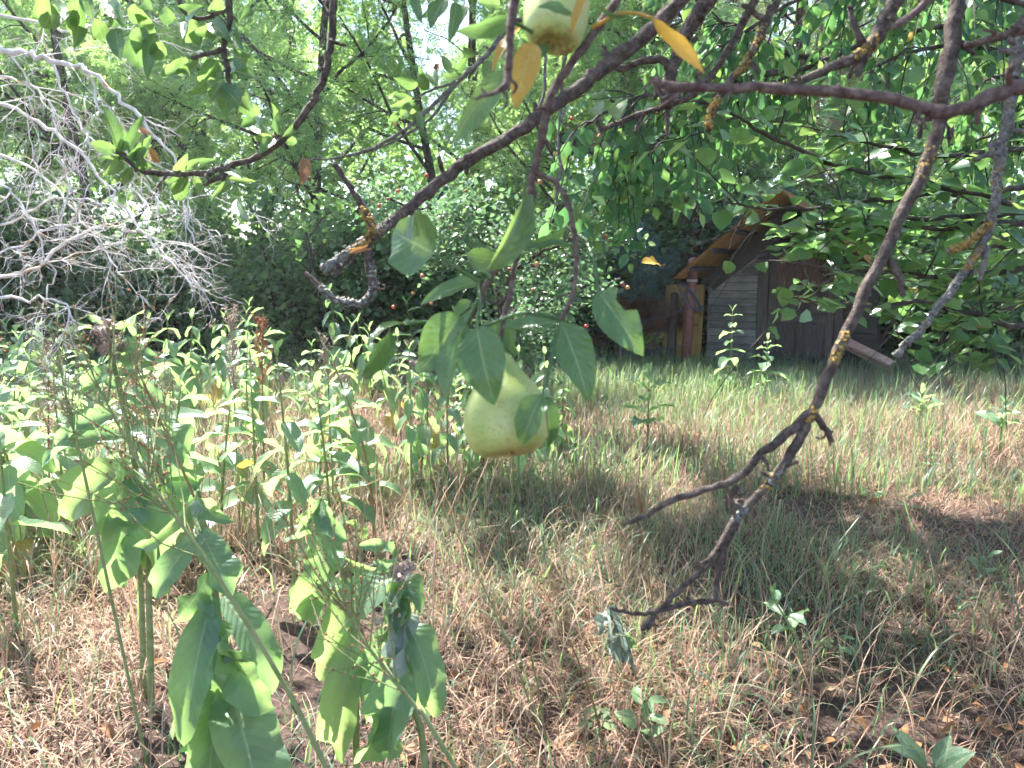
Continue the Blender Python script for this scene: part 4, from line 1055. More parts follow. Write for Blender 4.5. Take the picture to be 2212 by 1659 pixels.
def bough(px, depth, w0, w1, mat='pear_bark', spurs=6, link=None, subs=(), lich=(), rough=.07, sides=10):
    """px: (x, y[, extra depth]) from the root side to the tip; widths in photo pixels; link: world points back to the trunk"""
    pts = px_path(px, depth); w0, w1 = w0 * .70, w1 * .74; a0 = w0 / FPX * depth; a1 = w1 / FPX * depth
    mb = MB(); pp, rad = knobby(mb, pts, a0, a1, rg, spurs, rough, sides)
    if link is not None:
        lp = smooth_path([np.array(q, float) for q in link] + [pts[0], pts[1]], 5)[:-5]
        tube(mb, lp, (a0 * .9 + .01, a0 / 2), 9, rg, .05)
    for (sp, s0, s1) in subs:
        q = px_path(sp, depth); knobby(mb, q, s0 * .78 / FPX * depth, s1 * .72 / FPX * depth, rg, max(1, spurs // 3), rough, 8, 4)
    o = mb.build('branch', M[mat], pear_tree, pp[0])
    for (f0, f1, n, mt, sz) in lich: patch(o, pp, rad, f0, f1, n, rg, mt, sz)
    return o, pp, rad
C_ = tuple(CROTCH)
bA, ppA, rA = bough([(1490, -20), (1400, 70), (1310, 140), (1255, 185), (1180, 240), (1120, 285), (1040, 330), (960, 385), (900, 435), (850, 478), (805, 508)], 1.38, 44, 27, spurs=7,
    link=[C_, (1.9, 1.3, 2.5), (1.0, 1.5, 2.35)], subs=[([(812, 500), (796, 470), (782, 445), (762, 412), (742, 385), (722, 352)], 22, 13), ([(808, 505), (770, 540), (735, 560), (704, 580)], 24, 22),
    ([(800, 512), (794, 555), (800, 600), (806, 625), (780, 655), (748, 652), (712, 640), (682, 612), (660, 590)], 22, 12), ([(803, 612), (822, 630)], 14, 9), ([(770, 545), (740, 572), (722, 598)], 8, 14)], lich=[(.93, 1, 90, 'lichen', .0038), (.9, 1, 90, 'lichen_grey', .006)])
tipA = px_path([(790, 520), (730, 565), (700, 582)], 1.38)
patch(bA, smooth_path(tipA, 6), np.full(13, .0082), 0, 1, 420, rg, 'lichen_grey', .0065)
tipA = px_path([(800, 560), (806, 625), (780, 655), (730, 648), (690, 618)], 1.38)
patch(bA, smooth_path(tipA, 6), np.full(25, .0062), 0, 1, 240, rg, 'lichen_grey', .005)
tipA = px_path([(780, 450), (800, 480), (800, 510), (760, 545)], 1.37)
patch(bA, smooth_path(tipA, 6), np.full(19, .0075), 0, 1, 150, rg, 'lichen', .0038)
bough([(1545, -20), (1495, 50), (1465, 110), (1448, 170), (1440, 230)], 1.55, 44, 34, spurs=5, link=[C_, (1.7, 1.7, 2.7), (.95, 1.65, 2.55)],
    subs=[([(1455, 160), (1430, 128), (1390, 132), (1340, 148), (1310, 120), (1302, 100)], 24, 14), ([(1440, 220), (1442, 260), (1440, 300)], 16, 8)])
bough([(1345, -20), (1290, 62), (1242, 128), (1205, 178), (1184, 225), (1172, 290), (1160, 345), (1152, 380), (1145, 430), (1136, 470), (1105, 540), (1062, 595), (1036, 650), (1008, 698)], .82, 26, 15, 'young_bark', spurs=8,
    link=[C_, (1.5, 1.2, 2.5), (.6, .95, 2.1)], subs=[([(1156, 372), (1190, 388), (1214, 412), (1232, 460), (1243, 520), (1245, 560), (1238, 630), (1225, 668), (1208, 692)], 15, 13), ([(1142, 440), (1132, 490), (1120, 540), (1108, 600), (1100, 650)], 16, 13),
    ([(1244, 545), (1238, 520), (1222, 512)], 8, 6), ([(1040, 610), (1026, 612)], 9, 6), ([(1246, 500), (1232, 490)], 8, 6)], rough=.05)
bough([(2240, 180), (2150, 205), (2100, 228), (2030, 242), (1985, 232), (1920, 212), (1800, 200), (1700, 192), (1620, 190), (1520, 190), (1440, 185), (1415, 172)], .72, 46, 20, 'young_bark', spurs=6, link=[C_, (1.5, .55, 1.9), (.85, .68, 1.78)],
    subs=[([(1990, 236), (1975, 262)], 22, 10), ([(1480, 190), (1450, 215), (1420, 235)], 15, 8), ([(1420, 178), (1405, 165)], 16, 9)], rough=.05)
bE, ppE, rE = bough([(2075, -25), (2058, 80), (2035, 190), (2028, 268), (2000, 355), (1952, 455), (1895, 575), (1842, 690), (1795, 795), (1758, 885), (1728, 945), (1688, 1012), (1640, 1068), (1590, 1122), (1548, 1190), (1500, 1245), (1440, 1300), (1400, 1345), (1385, 1362)], 1.02, 46, 12, spurs=10,
    link=[C_, (1.4, .9, 2.45), (.8, 1.0, 2.2)], subs=[([(1756, 888), (1702, 936), (1650, 975), (1608, 1020), (1566, 1046), (1500, 1065), (1440, 1088), (1400, 1112), (1350, 1132)], 26, 12), ([(1758, 892), (1785, 930), (1797, 955)], 20, 11),
    ([(1592, 1050), (1578, 1082), (1590, 1120)], 16, 10), ([(1590, 1125), (1562, 1190), (1550, 1245), (1546, 1290), (1575, 1304)], 22, 10), ([(1548, 1292), (1480, 1306), (1425, 1318), (1380, 1325), (1318, 1314)], 18, 8), ([(1415, 1325), (1402, 1360)], 16, 9), ([(1920, 560), (1945, 600), (1950, 640)], 22, 14), ([(1535, 1205), (1500, 1225)], 10, 6)],
    lich=[(.20, .24, 60, 'lichen', .0038), (.405, .44, 100, 'lichen', .0038), (.50, .53, 40, 'lichen', .0036), (.60, .64, 160, 'lichen_grey', .0035), (.70, .73, 140, 'lichen_grey', .0035), (.6, .66, 40, 'lichen', .004)])
bF, ppF, rF = bough([(2200, 60), (2192, 150), (2178, 250), (2162, 330), (2152, 420), (2138, 490), (2100, 560), (2045, 640), (1992, 708), (1935, 768)], 1.25, 34, 16, 'pear_bark_lichen', spurs=8, link=[C_, (1.9, .9, 2.35), (1.15, 1.2, 2.3)],
    subs=[([(2142, 478), (2112, 505), (2085, 528), (2048, 542)], 20, 16), ([(2132, 530), (2126, 565), (2118, 605)], 18, 14), ([(2165, 330), (2130, 335), (2105, 345)], 18, 14)], lich=[(0, 1, 900, 'lichen_grey', .0045), (.62, .70, 120, 'lichen', .0042), (.36, .44, 70, 'lichen', .0038), (.86, .92, 40, 'lichen', .0036), (.08, .2, 70, 'lichen', .0038)], rough=.10)
patch(bF, smooth_path(px_path([(2140, 480), (2085, 528), (2048, 542)], 1.24), 6), np.full(13, .0058), 0, 1, 220, rg, 'lichen', .0038)
bG, ppG, rG = bough([(722, -20), (718, 60), (712, 120), (690, 190), (660, 242), (612, 300), (540, 345), (450, 372), (372, 376), (312, 370), (268, 338), (236, 312)], 1.55, 24, 11, spurs=16, link=[C_, (1.7, 1.9, 3.0), (.6, 1.9, 3.0), (-.35, 1.65, 2.5)],
    subs=[([(505, 358), (478, 380), (455, 392), (440, 402)], 15, 9), ([(620, 293), (590, 296), (575, 295)], 8, 5)], lich=[(.60, .64, 160, 'lichen_grey', .0035), (.70, .73, 140, 'lichen_grey', .0035)])
bH, ppH, rH = bough([(492, -20), (496, 40), (488, 80), (484, 112), (492, 150), (496, 200)], 1.45, 20, 12, spurs=6, link=[C_, (1.6, 1.7, 3.1), (.2, 1.6, 3.0), (-.55, 1.45, 2.4)], subs=[([(486, 108), (450, 116), (415, 126)], 14, 9), ([(492, 20), (440, 40), (400, 28), (380, -15)], 9, 12)])
bI, ppI, rI = bough([(1092, 60), (1060, 110), (1010, 158), (960, 205), (905, 255), (860, 290), (800, 322), (735, 340), (670, 346)], 1.7, 15, 5, 'pear_bark_lichen', spurs=12, link=[C_, (1.7, 2.1, 2.7), (.8, 1.9, 2.45)],
    subs=[([(985, 182), (930, 255), (860, 300), (800, 325), (742, 338)], 9, 4), ([(985, 178), (930, 196), (890, 215)], 8, 5)], lich=[(.2, .9, 120, 'lichen_grey', .004)])
bough([(1112, -20), (1104, 60), (1100, 130), (1094, 192)], .66, 26, 20, 'young_bark', spurs=3, link=[C_, (1.2, .9, 2.3), (.3, .75, 2.05)], subs=[([(1096, 180), (1070, 200), (1045, 205), (1030, 215)], 15, 8), ([(1050, 204), (1040, 190)], 9, 6)], rough=.05)
bJ, ppJ, rJ = bough([(1945, -20), (1905, 55), (1875, 105), (1845, 125), (1790, 148), (1735, 172), (1700, 186)], 1.12, 44, 16, spurs=5, link=[C_, (1.5, 1.1, 2.5), (.85, 1.1, 2.3)], subs=[([(1870, 110), (1858, 140), (1855, 165)], 34, 20), ([(1862, 95), (1845, 50), (1835, 10)], 22, 12)], lich=[(.25, .5, 160, 'lichen', .0042)])
bK, ppK, rK = bough([(1690, -20), (1650, 60), (1622, 120), (1585, 165), (1560, 200), (1536, 240), (1530, 280)], 1.25, 24, 18, spurs=5, link=[C_, (1.5, 1.3, 2.6), (.75, 1.3, 2.4)], subs=[([(1612, 130), (1632, 145), (1640, 160)], 16, 10), ([(1655, 45), (1625, 25), (1605, 10)], 16, 12)], lich=[(.15, .5, 150, 'lichen', .0042), (.72, 1, 170, 'lichen', .0045)])
bough([(2230, 60), (2170, 75), (2120, 90), (2085, 98)], .95, 26, 16, 'young_bark', spurs=4, link=[C_, (1.5, .8, 2.2), (.9, .92, 1.98)])
bough([(2020, -20), (1985, 20), (1950, 45), (1930, 60)], .75, 26, 16, 'young_bark', spurs=3, link=[C_, (1.2, .8, 2.2), (.62, .75, 1.98)])
bough([(1540, 160), (1500, 200), (1450, 225), (1390, 245), (1330, 268), (1300, 280), (1290, 262)], 1.75, 20, 12, spurs=5, subs=[([(1390, 246), (1378, 270), (1372, 290)], 14, 8)], link=[C_, (1.8, 2.0, 2.5), (.8, 1.9, 2.35)])
bough([(1215, 150), (1212, 230), (1206, 300), (1210, 370), (1200, 430)], 1.7, 9, 8, 'pear_bark_lichen', spurs=12, link=[C_, (1.8, 2.1, 2.6), (.8, 1.9, 2.45), (.25, 1.75, 2.25)])
bough([(1175, 70), (1178, 140), (1170, 220), (1120, 290), (1100, 300)], 1.75, 9, 8, 'pear_bark_lichen', spurs=8, link=[C_, (1.8, 2.1, 2.6), (.7, 1.9, 2.5), (.2, 1.75, 2.35)])

# hanging pears
m = NT('pear_skin')
co = m.coord('Object')
vor = m.n('ShaderNodeTexVoronoi', i_Scale=230.0); m.l(co, vor.inputs['Vector'])
n1 = m.noise(co, 18, 5); n2 = m.noise(co, 90, 3)
col = m.ramp(n1, [(.3, (.27, .34, .09)), (.5, (.38, .43, .14)), (.72, (.47, .48, .20))])
sx = m.n('ShaderNodeSeparateXYZ'); m.l(co, sx.inputs[0])
pink_side = m.math('MULTIPLY', m.math('SUBTRACT', m.math('MULTIPLY', sx.outputs['X'], -24.0), .35, True), .55, True)  # skin turns pinker towards one side
col = m.mix(pink_side, col, (.50, .34, .22))
dots = m.math('LESS_THAN', vor.outputs['Distance'], .22)
col = m.mix(m.math('MULTIPLY', dots, .5), col, (.16, .16, .05))
rus = m.math('MULTIPLY', m.math('SUBTRACT', m.noise(co, 34, 6, .75), .56, True), 7.0, True)
col = m.mix(m.math('MULTIPLY', rus, .55), col, (.26, .17, .07))
low = m.math('MULTIPLY', m.math('SUBTRACT', .006, sx.outputs['Z'], True), 60.0, True)
col = m.mix(m.math('MULTIPLY', low, m.math('GREATER_THAN', n2, .45)), col, (.20, .12, .05))
p_ = m.principled(col, .42, .4, m.bump(n2, .12, .002), Subsurface_Weight=.25, Subsurface_Scale=.01)
m.t.nodes[p_.node.name].inputs['Subsurface Radius'].default_value = (1, .8, .3)
M['pear_skin'] = m.done(p_)
def lathe(mb, prof, n=40):
    prof = np.array(prof); a = np.linspace(0, 2 * np.pi, n, endpoint=False)
    V = np.stack([prof[:, None, 0] * np.cos(a), prof[:, None, 0] * np.sin(a), prof[:, None, 1] * np.ones((1, n))], -1)
    k = len(prof); i = np.arange(k - 1)[:, None] * n; j = np.arange(n)[None]; j2 = (j + 1) % n
    mb.add(V.reshape(-1, 3), q=np.stack([i + j, i + j2, i + n + j2, i + n + j], -1).reshape(-1, 4))
PEAR = np.array([(0.0001, 0), (.08, .004), (.12, .0), (.2, -.028), (.32, -.012), (.42, .07), (.475, .17), (.50, .31), (.495, .44), (.465, .57), (.405, .70), (.32, .83), (.23, .97), (.17, 1.08), (.12, 1.14), (.06, 1.17), (.0001, 1.165)])
PEARS = np.stack([smooth_path(np.c_[PEAR, np.zeros(len(PEAR))], 3)[:, 0].clip(1e-4), smooth_path(np.c_[PEAR, np.zeros(len(PEAR))], 3)[:, 1]], -1)
def pear(label, bottom, top, width, stalk):
    ax = norm(top - bottom); H = np.linalg.norm(top - bottom)
    q = Vector(ax).to_track_quat('Z', 'Y')
    mw = Matrix.Translation(Vector(bottom)) @ q.to_matrix().to_4x4() 
    t = tag(put('pear', None, None, Matrix.Translation(Vector(bottom))), label, 'fruit')
    mb = MB(); pr = PEARS.copy(); pr[:, 0] *= width; pr[:, 1] *= H / 1.16
    lathe(mb, pr); me = mb.mesh('flesh', M['pear_skin'])
    co_ = np.zeros(len(me.vertices) * 3, np.float32); me.vertices.foreach_get('co', co_); co_ = co_.reshape(-1, 3)
    co_ += (np.sin(co_[:, [1, 2, 0]] * 130 + 1) * .0009 + np.sin(co_[:, [2, 0, 1]] * 60) * .0012).astype(np.float32)
    me.vertices.foreach_set('co', co_.ravel())
    put('flesh', me, t, mw)
    mb = MB(); tube(mb, smooth_path(stalk, 5), (.0022, .0030), 7, rg, .05); mb.build('stalk', M['young_bark'], t, stalk[0])
    mb = MB()
    for k in range(5):
        a = k * 1.2566; c_ = np.array([math.cos(a), math.sin(a), 0]); e_ = np.array([-math.sin(a), math.cos(a), 0])
        mb.add([c_ * .003 - e_ * .0022, c_ * .003 + e_ * .0022, c_ * .009 + np.array([0, 0, -.006])], t=[[0, 1, 2]])
    put('calyx', mb.mesh('calyx', M['dry_leaf']), t, mw @ Matrix.Translation((0, 0, .002)))
pear('pale green pear hanging in the centre among drooping leaves', P(1103, 976, .80), P(1074, 764, .815), 187 / FPX * .80, [P(1076, 772, .815), P(1082, 725, .82), P(1092, 670, .82), P(1102, 640, .82)])
pear('pale green pear cut by the top edge above the yellow leaf', P(1196, 90, .80), P(1222, -130, .83), 138 / FPX * .80, [P(1222, -125, .83), P(1240, -160, .84), P(1290, -150, .86), P(1345, -25, .84)])

# leaves of the pear tree, each read off the photograph
def pleaf(parent, bx, by, tx, ty, w, d0, d1=None, roll=0.0, fold=.25, bend=.4, wave=.03, mat='pear_leaf', pet=None, prof=prof_pear, bite=None, twist=0.0, curl=0.0, nl=12):
    d1 = d0 if d1 is None else d1; fold += .16; wave = max(wave, .07); bend *= 1.25; twist = twist or rg.uniform(-.5, .5)
    a, b = P(bx, by, d0), P(tx, ty, d1); L = np.linalg.norm(b - a)
    n_ = rot_about(to_cam((a + b) / 2), norm(b - a), math.radians(roll))
    mw = leaf_matrix(a, b, n_)
    mb = MB(); leaf_grid(mb, prof, w / FPX * d0 / L * 1.05, bend, fold, wave, twist, nl, int(bx + by), curl, bite)
    if pet:
        pts = [P(q[0], q[1], q[2] if len(q) > 2 else d0) for q in pet] + [a]
        inv = np.array(mw.inverted()); lp = smooth_path(pts, 4) @ inv[:3, :3].T + inv[:3, 3]
        tube(mb, lp, (.0021 / L, .0016 / L), 6, cap=False)
    return put('leaf', mb.mesh('leaf', M[mat]), parent, mw)
bC = [o for o in pear_tree.children if o.name.startswith('branch')][2]
Z = .80
pleaf(bC, 938, 548, 850, 500, 138, Z, Z + .03, fold=.12, bend=.3, prof=prof_round, roll=-8, pet=[(1030, 605), (990, 580)])
pleaf(bC, 1050, 585, 1132, 402, 92, Z, Z + .03, roll=28, fold=.75, bend=1.0, pet=[(1060, 600)])
pleaf(bC, 1078, 560, 1008, 552, 62, Z + .03, Z + .05, roll=-20, fold=.3, pet=[(1090, 610)])
pleaf(bC, 1030, 612, 908, 660, 46, Z - .01, Z - .03, roll=38, bend=.6)
pleaf(bC, 876, 698, 790, 752, 30, Z - .02, Z - .05, roll=62, bend=.8, pet=[(1000, 690, Z)])
pleaf(bC, 842, 712, 770, 806, 78, Z - .03, Z + .0, roll=-28, fold=.8, bend=.9, wave=.15)
pleaf(bC, 992, 682, 905, 806, 112, Z - .01, Z - .03, roll=-12, fold=.12, pet=[(1020, 660)])
pleaf(bC, 1005, 702, 970, 878, 62, Z - .03, Z - .05, roll=48, fold=.35, bend=.7, pet=[(1030, 650)])
pleaf(bC, 1030, 706, 1068, 876, 112, Z - .05, Z - .06, roll=10, fold=.2, bend=.5, pet=[(1034, 610, Z), (1036, 660, Z - .03)])
pleaf(bC, 1210, 692, 1084, 706, 54, Z - .03, Z - .02, roll=35, bend=-.3, pet=[(1000, 730, Z - .03), (1060, 700, Z - .04), (1120, 678, Z - .045), (1175, 682, Z - .04)])
pleaf(bC, 1212, 695, 1272, 870, 92, Z - .01, Z - .02, roll=-14, fold=.22, bend=.5)
pleaf(bC, 1292, 628, 1390, 770, 92, Z, Z - .02, roll=-8, fold=.15, bend=.4, bite=(-1, .2, .42), pet=[(1268, 525, Z + .02), (1284, 570)])
pleaf(bC, 1238, 532, 1116, 545, 30, Z + .02, Z, roll=58, bend=.4)
pleaf(bC, 1222, 490, 1130, 532, 36, Z + .05, Z + .06, roll=-45, bend=.6, pet=[(1268, 520, Z + .02)])
pleaf(bC, 1172, 852, 1128, 962, 74, Z - .055, Z - .05, roll=22, fold=.3, bend=.6, pet=[(1205, 700, Z - .02), (1190, 780, Z - .05)])
pleaf(bC, 1178, 856, 1182, 968, 50, Z - .05, Z - .03, roll=-40, fold=.5, bend=.5)
pleaf(bC, 1070, 690, 1062, 780, 70, Z + .04, Z + .05, roll=-20)
pleaf(bC, 1020, 650, 985, 700, 46, Z + .03, Z + .04, roll=30)
pleaf(bC, 1100, 690, 1118, 770, 44, Z + .05, Z + .06, roll=40)
pleaf(bC, 1230, 780, 1282, 870, 46, Z + .05, Z + .06, roll=-50)
# around the upper pear
pleaf(bC, 1100, 42, 984, 68, 52, .72, .71, roll=-30, bend=.4, pet=[(1150, 70, .74)])
pleaf(bC, 1152, 92, 1112, 238, 66, .74, .73, roll=12, fold=.15, mat='yellow_leaf')
pleaf(bC, 1128, 58, 1062, 162, 34, .78, .76, roll=55, fold=.4, mat='yellow_leaf')
pleaf(bC, 1092, 150, 978, 312, 70, .70, .68, roll=-22, bend=-.6, fold=.3)
pleaf(bC, 1408, 38, 1522, 160, 44, .70, .69, roll=40, bend=-.5, fold=.3, mat='yellow_leaf', pet=[(1280, 60, .78), (1330, 32, .74), (1370, 28, .72)], prof=prof_lance)
pleaf(bC, 1292, -20, 1236, 76, 36, .72, .71, roll=50, fold=.4, bend=.8, mat='yellow_leaf', prof=prof_lance)
pleaf(bC, 1290, 8, 1372, 38, 26, .74, .73, roll=65, bend=.5)
pleaf(bC, 1240, 40, 1160, 15, 40, .72, .70, roll=60)
pleaf(bC, 1190, 100, 1090, 190, 40, .80, .82, roll=40)
pleaf(bC, 960, 0, 930, 62, 46, 1.3, 1.28, roll=30); pleaf(bC, 985, 5, 968, 95, 34, 1.3, 1.28, roll=-20); pleaf(bC, 1000, 10, 990, 58, 34, 1.35, 1.32, roll=10)
for q in [(900, -25, 912, 52), (950, -10, 905, 40), (1080, 10, 1030, 5), (1190, -20, 1150, 10), (1150, 20, 1135, 70), (1130, 85, 1118, 140), (1060, 130, 1048, 190), (1025, 120, 1000, 100)]:
    pleaf(bC, *q, 32, 1.35, 1.33, roll=rg.uniform(-50, 50))
# left boughs: leaves on G, H and I
def cluster(parent, depth, rows, size=1.0):
    for q in rows:
        bx, by, tx, ty, w = q[:5]; mat = q[5] if len(q) > 5 else 'pear_leaf'
        pleaf(parent, bx, by, tx, ty, w, depth + rg.uniform(-.04, .04), depth + rg.uniform(-.06, .06), roll=rg.uniform(-35, 35), fold=rg.uniform(.1, .5), bend=rg.uniform(.2, .9), wave=.05, mat=mat, nl=8)
cluster(bH, 1.45, [(170, -20, 172, 95, 50), (120, 10, 95, 62, 52), (150, 20, 115, 70, 56), (168, 45, 160, 105, 42), (190, -10, 200, 40, 36), (205, 40, 225, 90, 40), (235, 8, 270, 60, 44), (250, 60, 262, 132, 42), (280, 85, 300, 150, 52), (275, 20, 320, 40, 42), (290, 30, 335, 85, 40),
    (300, 0, 330, 22, 34), (310, 60, 292, 110, 40), (340, 70, 318, 175, 38), (255, 20, 240, 62, 30), (440, 40, 400, 92, 50), (455, 50, 500, 90, 42), (470, 60, 412, 70, 36), (430, 100, 438, 60, 40), (470, 130, 428, 175, 60), (490, 150, 560, 170, 44), (482, 170, 455, 215, 52), (505, 120, 555, 130, 46),
    (500, 60, 528, 110, 46), (480, 185, 520, 230, 50), (498, 198, 540, 240, 48), (492, 205, 485, 250, 40), (420, 130, 345, 165, 34), (430, 128, 380, 158, 28), (475, 140, 410, 205, 44), (505, 205, 548, 255, 36), (400, 28, 440, 12, 40), (455, 20, 470, -20, 36), (380, 45, 350, 18, 44), (540, 15, 520, 40, 26), (388, 50, 395, 82, 34), (350, 90, 332, 130, 36), (95, -20, 70, 40, 40), (210, -20, 235, 20, 40)])
cluster(bG, 1.55, [(258, 330, 212, 222, 36), (265, 330, 255, 262, 34), (262, 328, 310, 248, 30), (255, 322, 195, 310, 32), (270, 335, 218, 362, 28), (268, 340, 210, 342, 22), (272, 340, 328, 312, 30), (285, 352, 330, 290, 26), (290, 355, 330, 362, 24), (285, 360, 262, 395, 26), (262, 345, 222, 380, 30),
    (300, 368, 288, 300, 28), (310, 368, 300, 330, 24), (380, 372, 405, 330, 26), (395, 370, 470, 345, 24), (400, 368, 430, 350, 24), (410, 376, 360, 395, 26), (405, 382, 378, 432, 38), (420, 380, 430, 425, 24), (470, 365, 528, 388, 20), (512, 430, 545, 485, 36), (495, 385, 555, 392, 18), (500, 392, 455, 430, 22),
    (595, 275, 585, 220, 22), (580, 292, 545, 260, 34), (588, 295, 548, 298, 28), (592, 298, 560, 335, 30), (600, 290, 602, 240, 24), (610, 296, 640, 262, 24), (615, 300, 642, 308, 22), (560, 250, 530, 215, 24), (555, 262, 520, 275, 28), (540, 220, 545, 255, 26)])
cluster(bG, 1.55, [(345, 352, 312, 312, 26, 'dry_leaf'), (655, 340, 652, 400, 34, 'dry_leaf'), (300, 278, 330, 292, 14, 'dry_leaf')])
cluster(bI, 1.7, [(905, 182, 850, 168, 30), (930, 175, 905, 140, 30), (925, 195, 905, 155, 28), (945, 188, 925, 150, 26), (895, 218, 842, 232, 28), (900, 222, 865, 258, 28), (905, 225, 890, 265, 22), (890, 215, 850, 205, 20), (960, 165, 1000, 160, 22), (975, 160, 955, 120, 22), (985, 150, 1010, 120, 20), (860, 240, 845, 262, 20), (940, 160, 952, 138, 18, 'dry_leaf'), (905, 240, 915, 290, 16)])
pleaf(bA, 790, 535, 752, 548, 30, 1.36, 1.34, mat='dry_leaf', fold=.9, bend=1.8)
pleaf(bE, 1385, 1105, 1378, 1050, 18, 1.0, .98, mat='dry_leaf', fold=.9, bend=1.5)

# crown above and behind the frame: boughs and leaves that shade the ground
CFG_UP = dict(seg=[6, 5, 4], n=[9, 7], start=[.15, .15], ang=[50, 45], len=[.5, .5], rad=[.5, .5], wob=[.12, .18, .22], trop=[.0, .0, -.05], taper=.4)
def over_crown(seed, starts, floor=.34, keep=None):
    r_ = np.random.default_rng(seed); tubes, anchors = [], []
    for (p, d, L, rr) in starts: grow(r_, p, d, L, rr, 0, CFG_UP, tubes, anchors)
    ok = lambda q, r_=r_: q[2] > CAM_H + .20 + floor * max(q[1], 0) and q[2] > 2.3 and (keep is None or keep(q))
    anchors = [a for a in anchors if ok(a[0])]
    tubes = [t_ for t_ in tubes if all(ok(q) for q in t_[0][1:])]
    return tubes, anchors, r_
upper = CROTCH + np.array([-.2, .5, 1.6])
tubes, anchors, r_ = over_crown(61, keep=lambda q: q[0] > -.5 or math.sin(q[0] * 5.1 + 1) * math.sin(q[1] * 4.3) + .5 * math.sin(q[2] * 6) > -.1, starts=[(upper, (-.7, .9, .55), 3.6, .06), (upper, (-.15, 1.0, .5), 4.4, .06), (upper, (-1, .45, .5), 3.8, .05), (upper, (.5, .9, .6), 3.4, .05), (upper, (-.9, .1, .45), 3.0, .05), (upper, (.6, .1, .8), 2.5, .05), (upper, (-1, .25, -.08), 4.6, .06), (upper, (-1, .75, .1), 4.4, .06), (upper, (-.7, 1.0, .12), 4.2, .06), (upper, (-1, .0, .0), 4.0, .05), (upper, (-.1, 1, .3), 3.6, .05), (upper + np.array([0, 0, -.7]), (-1, .35, -.05), 4.6, .05), (upper + np.array([0, 0, -.7]), (-1, .6, -.02), 4.6, .05), (upper, (-1, .5, -.1), 4.0, .05)])
put('upper_limbs', tubes_mesh(tubes, 'upper_limbs', 'pear_bark'), pear_tree)
stuff(put('crown', crown_mesh('crown', 'pear_leaf', anchors, r_, 6200, .085, .07, 'hex', .5, .8), pear_tree))

# ------------------------------------------------------------------ leafy boughs of the two trees standing out of view at right
BL = [leaf_mesh('leaf', 'broad_leaf', prof_round, w_, bend=b_, fold=f_, wave=v_, seed=s_, pet=.35, nl=7) for s_, (w_, b_, f_, v_) in enumerate([(.80, .5, .2, .05), (.74, 1.0, .35, .08), (.82, -.3, .15, .10), (.70, .8, .5, .06), (.78, .3, .1, .12)])]
BLY = [leaf_mesh('leaf', 'yellow_leaf', prof_round, .75, bend=.7, fold=.3, wave=.08, seed=7, pet=.35, nl=7)]
PLV = [leaf_mesh('leaf', 'plum_leaf', prof_pear, w_, bend=b_, fold=f_, wave=v_, seed=s_, pet=.2, nl=5) for s_, (w_, b_, f_, v_) in enumerate([(.56, .5, .25, .04), (.5, .9, .4, .05), (.6, -.3, .2, .08), (.52, .6, .6, .04)])]
PLY = [leaf_mesh('leaf', 'yellow_leaf', prof_pear, .5, bend=.7, fold=.3, wave=.06, seed=8, pet=.2, nl=5)]
def PX(p):
    v = Vector(p) - Vector((0, 0, CAM_H)); d = v.dot(_fw)
    return 1106 + v.x / d * FPX, 829.5 - v.dot(_up) / d * FPX
def pruned(p):
    """gaps in the foliage in front of the shed"""
    x, y = PX(p)
    if 1490 < x < 1660 and 478 < y < 575: return True
    if 1440 < x < 1655 and y > 545 and not (x > 1560 and y < 590): return True
    if 1655 <= x < 1800 and y > 560: return not (612 < y < 720 and x > 1670)
    return y > 730 and x < 1960 or y > 800
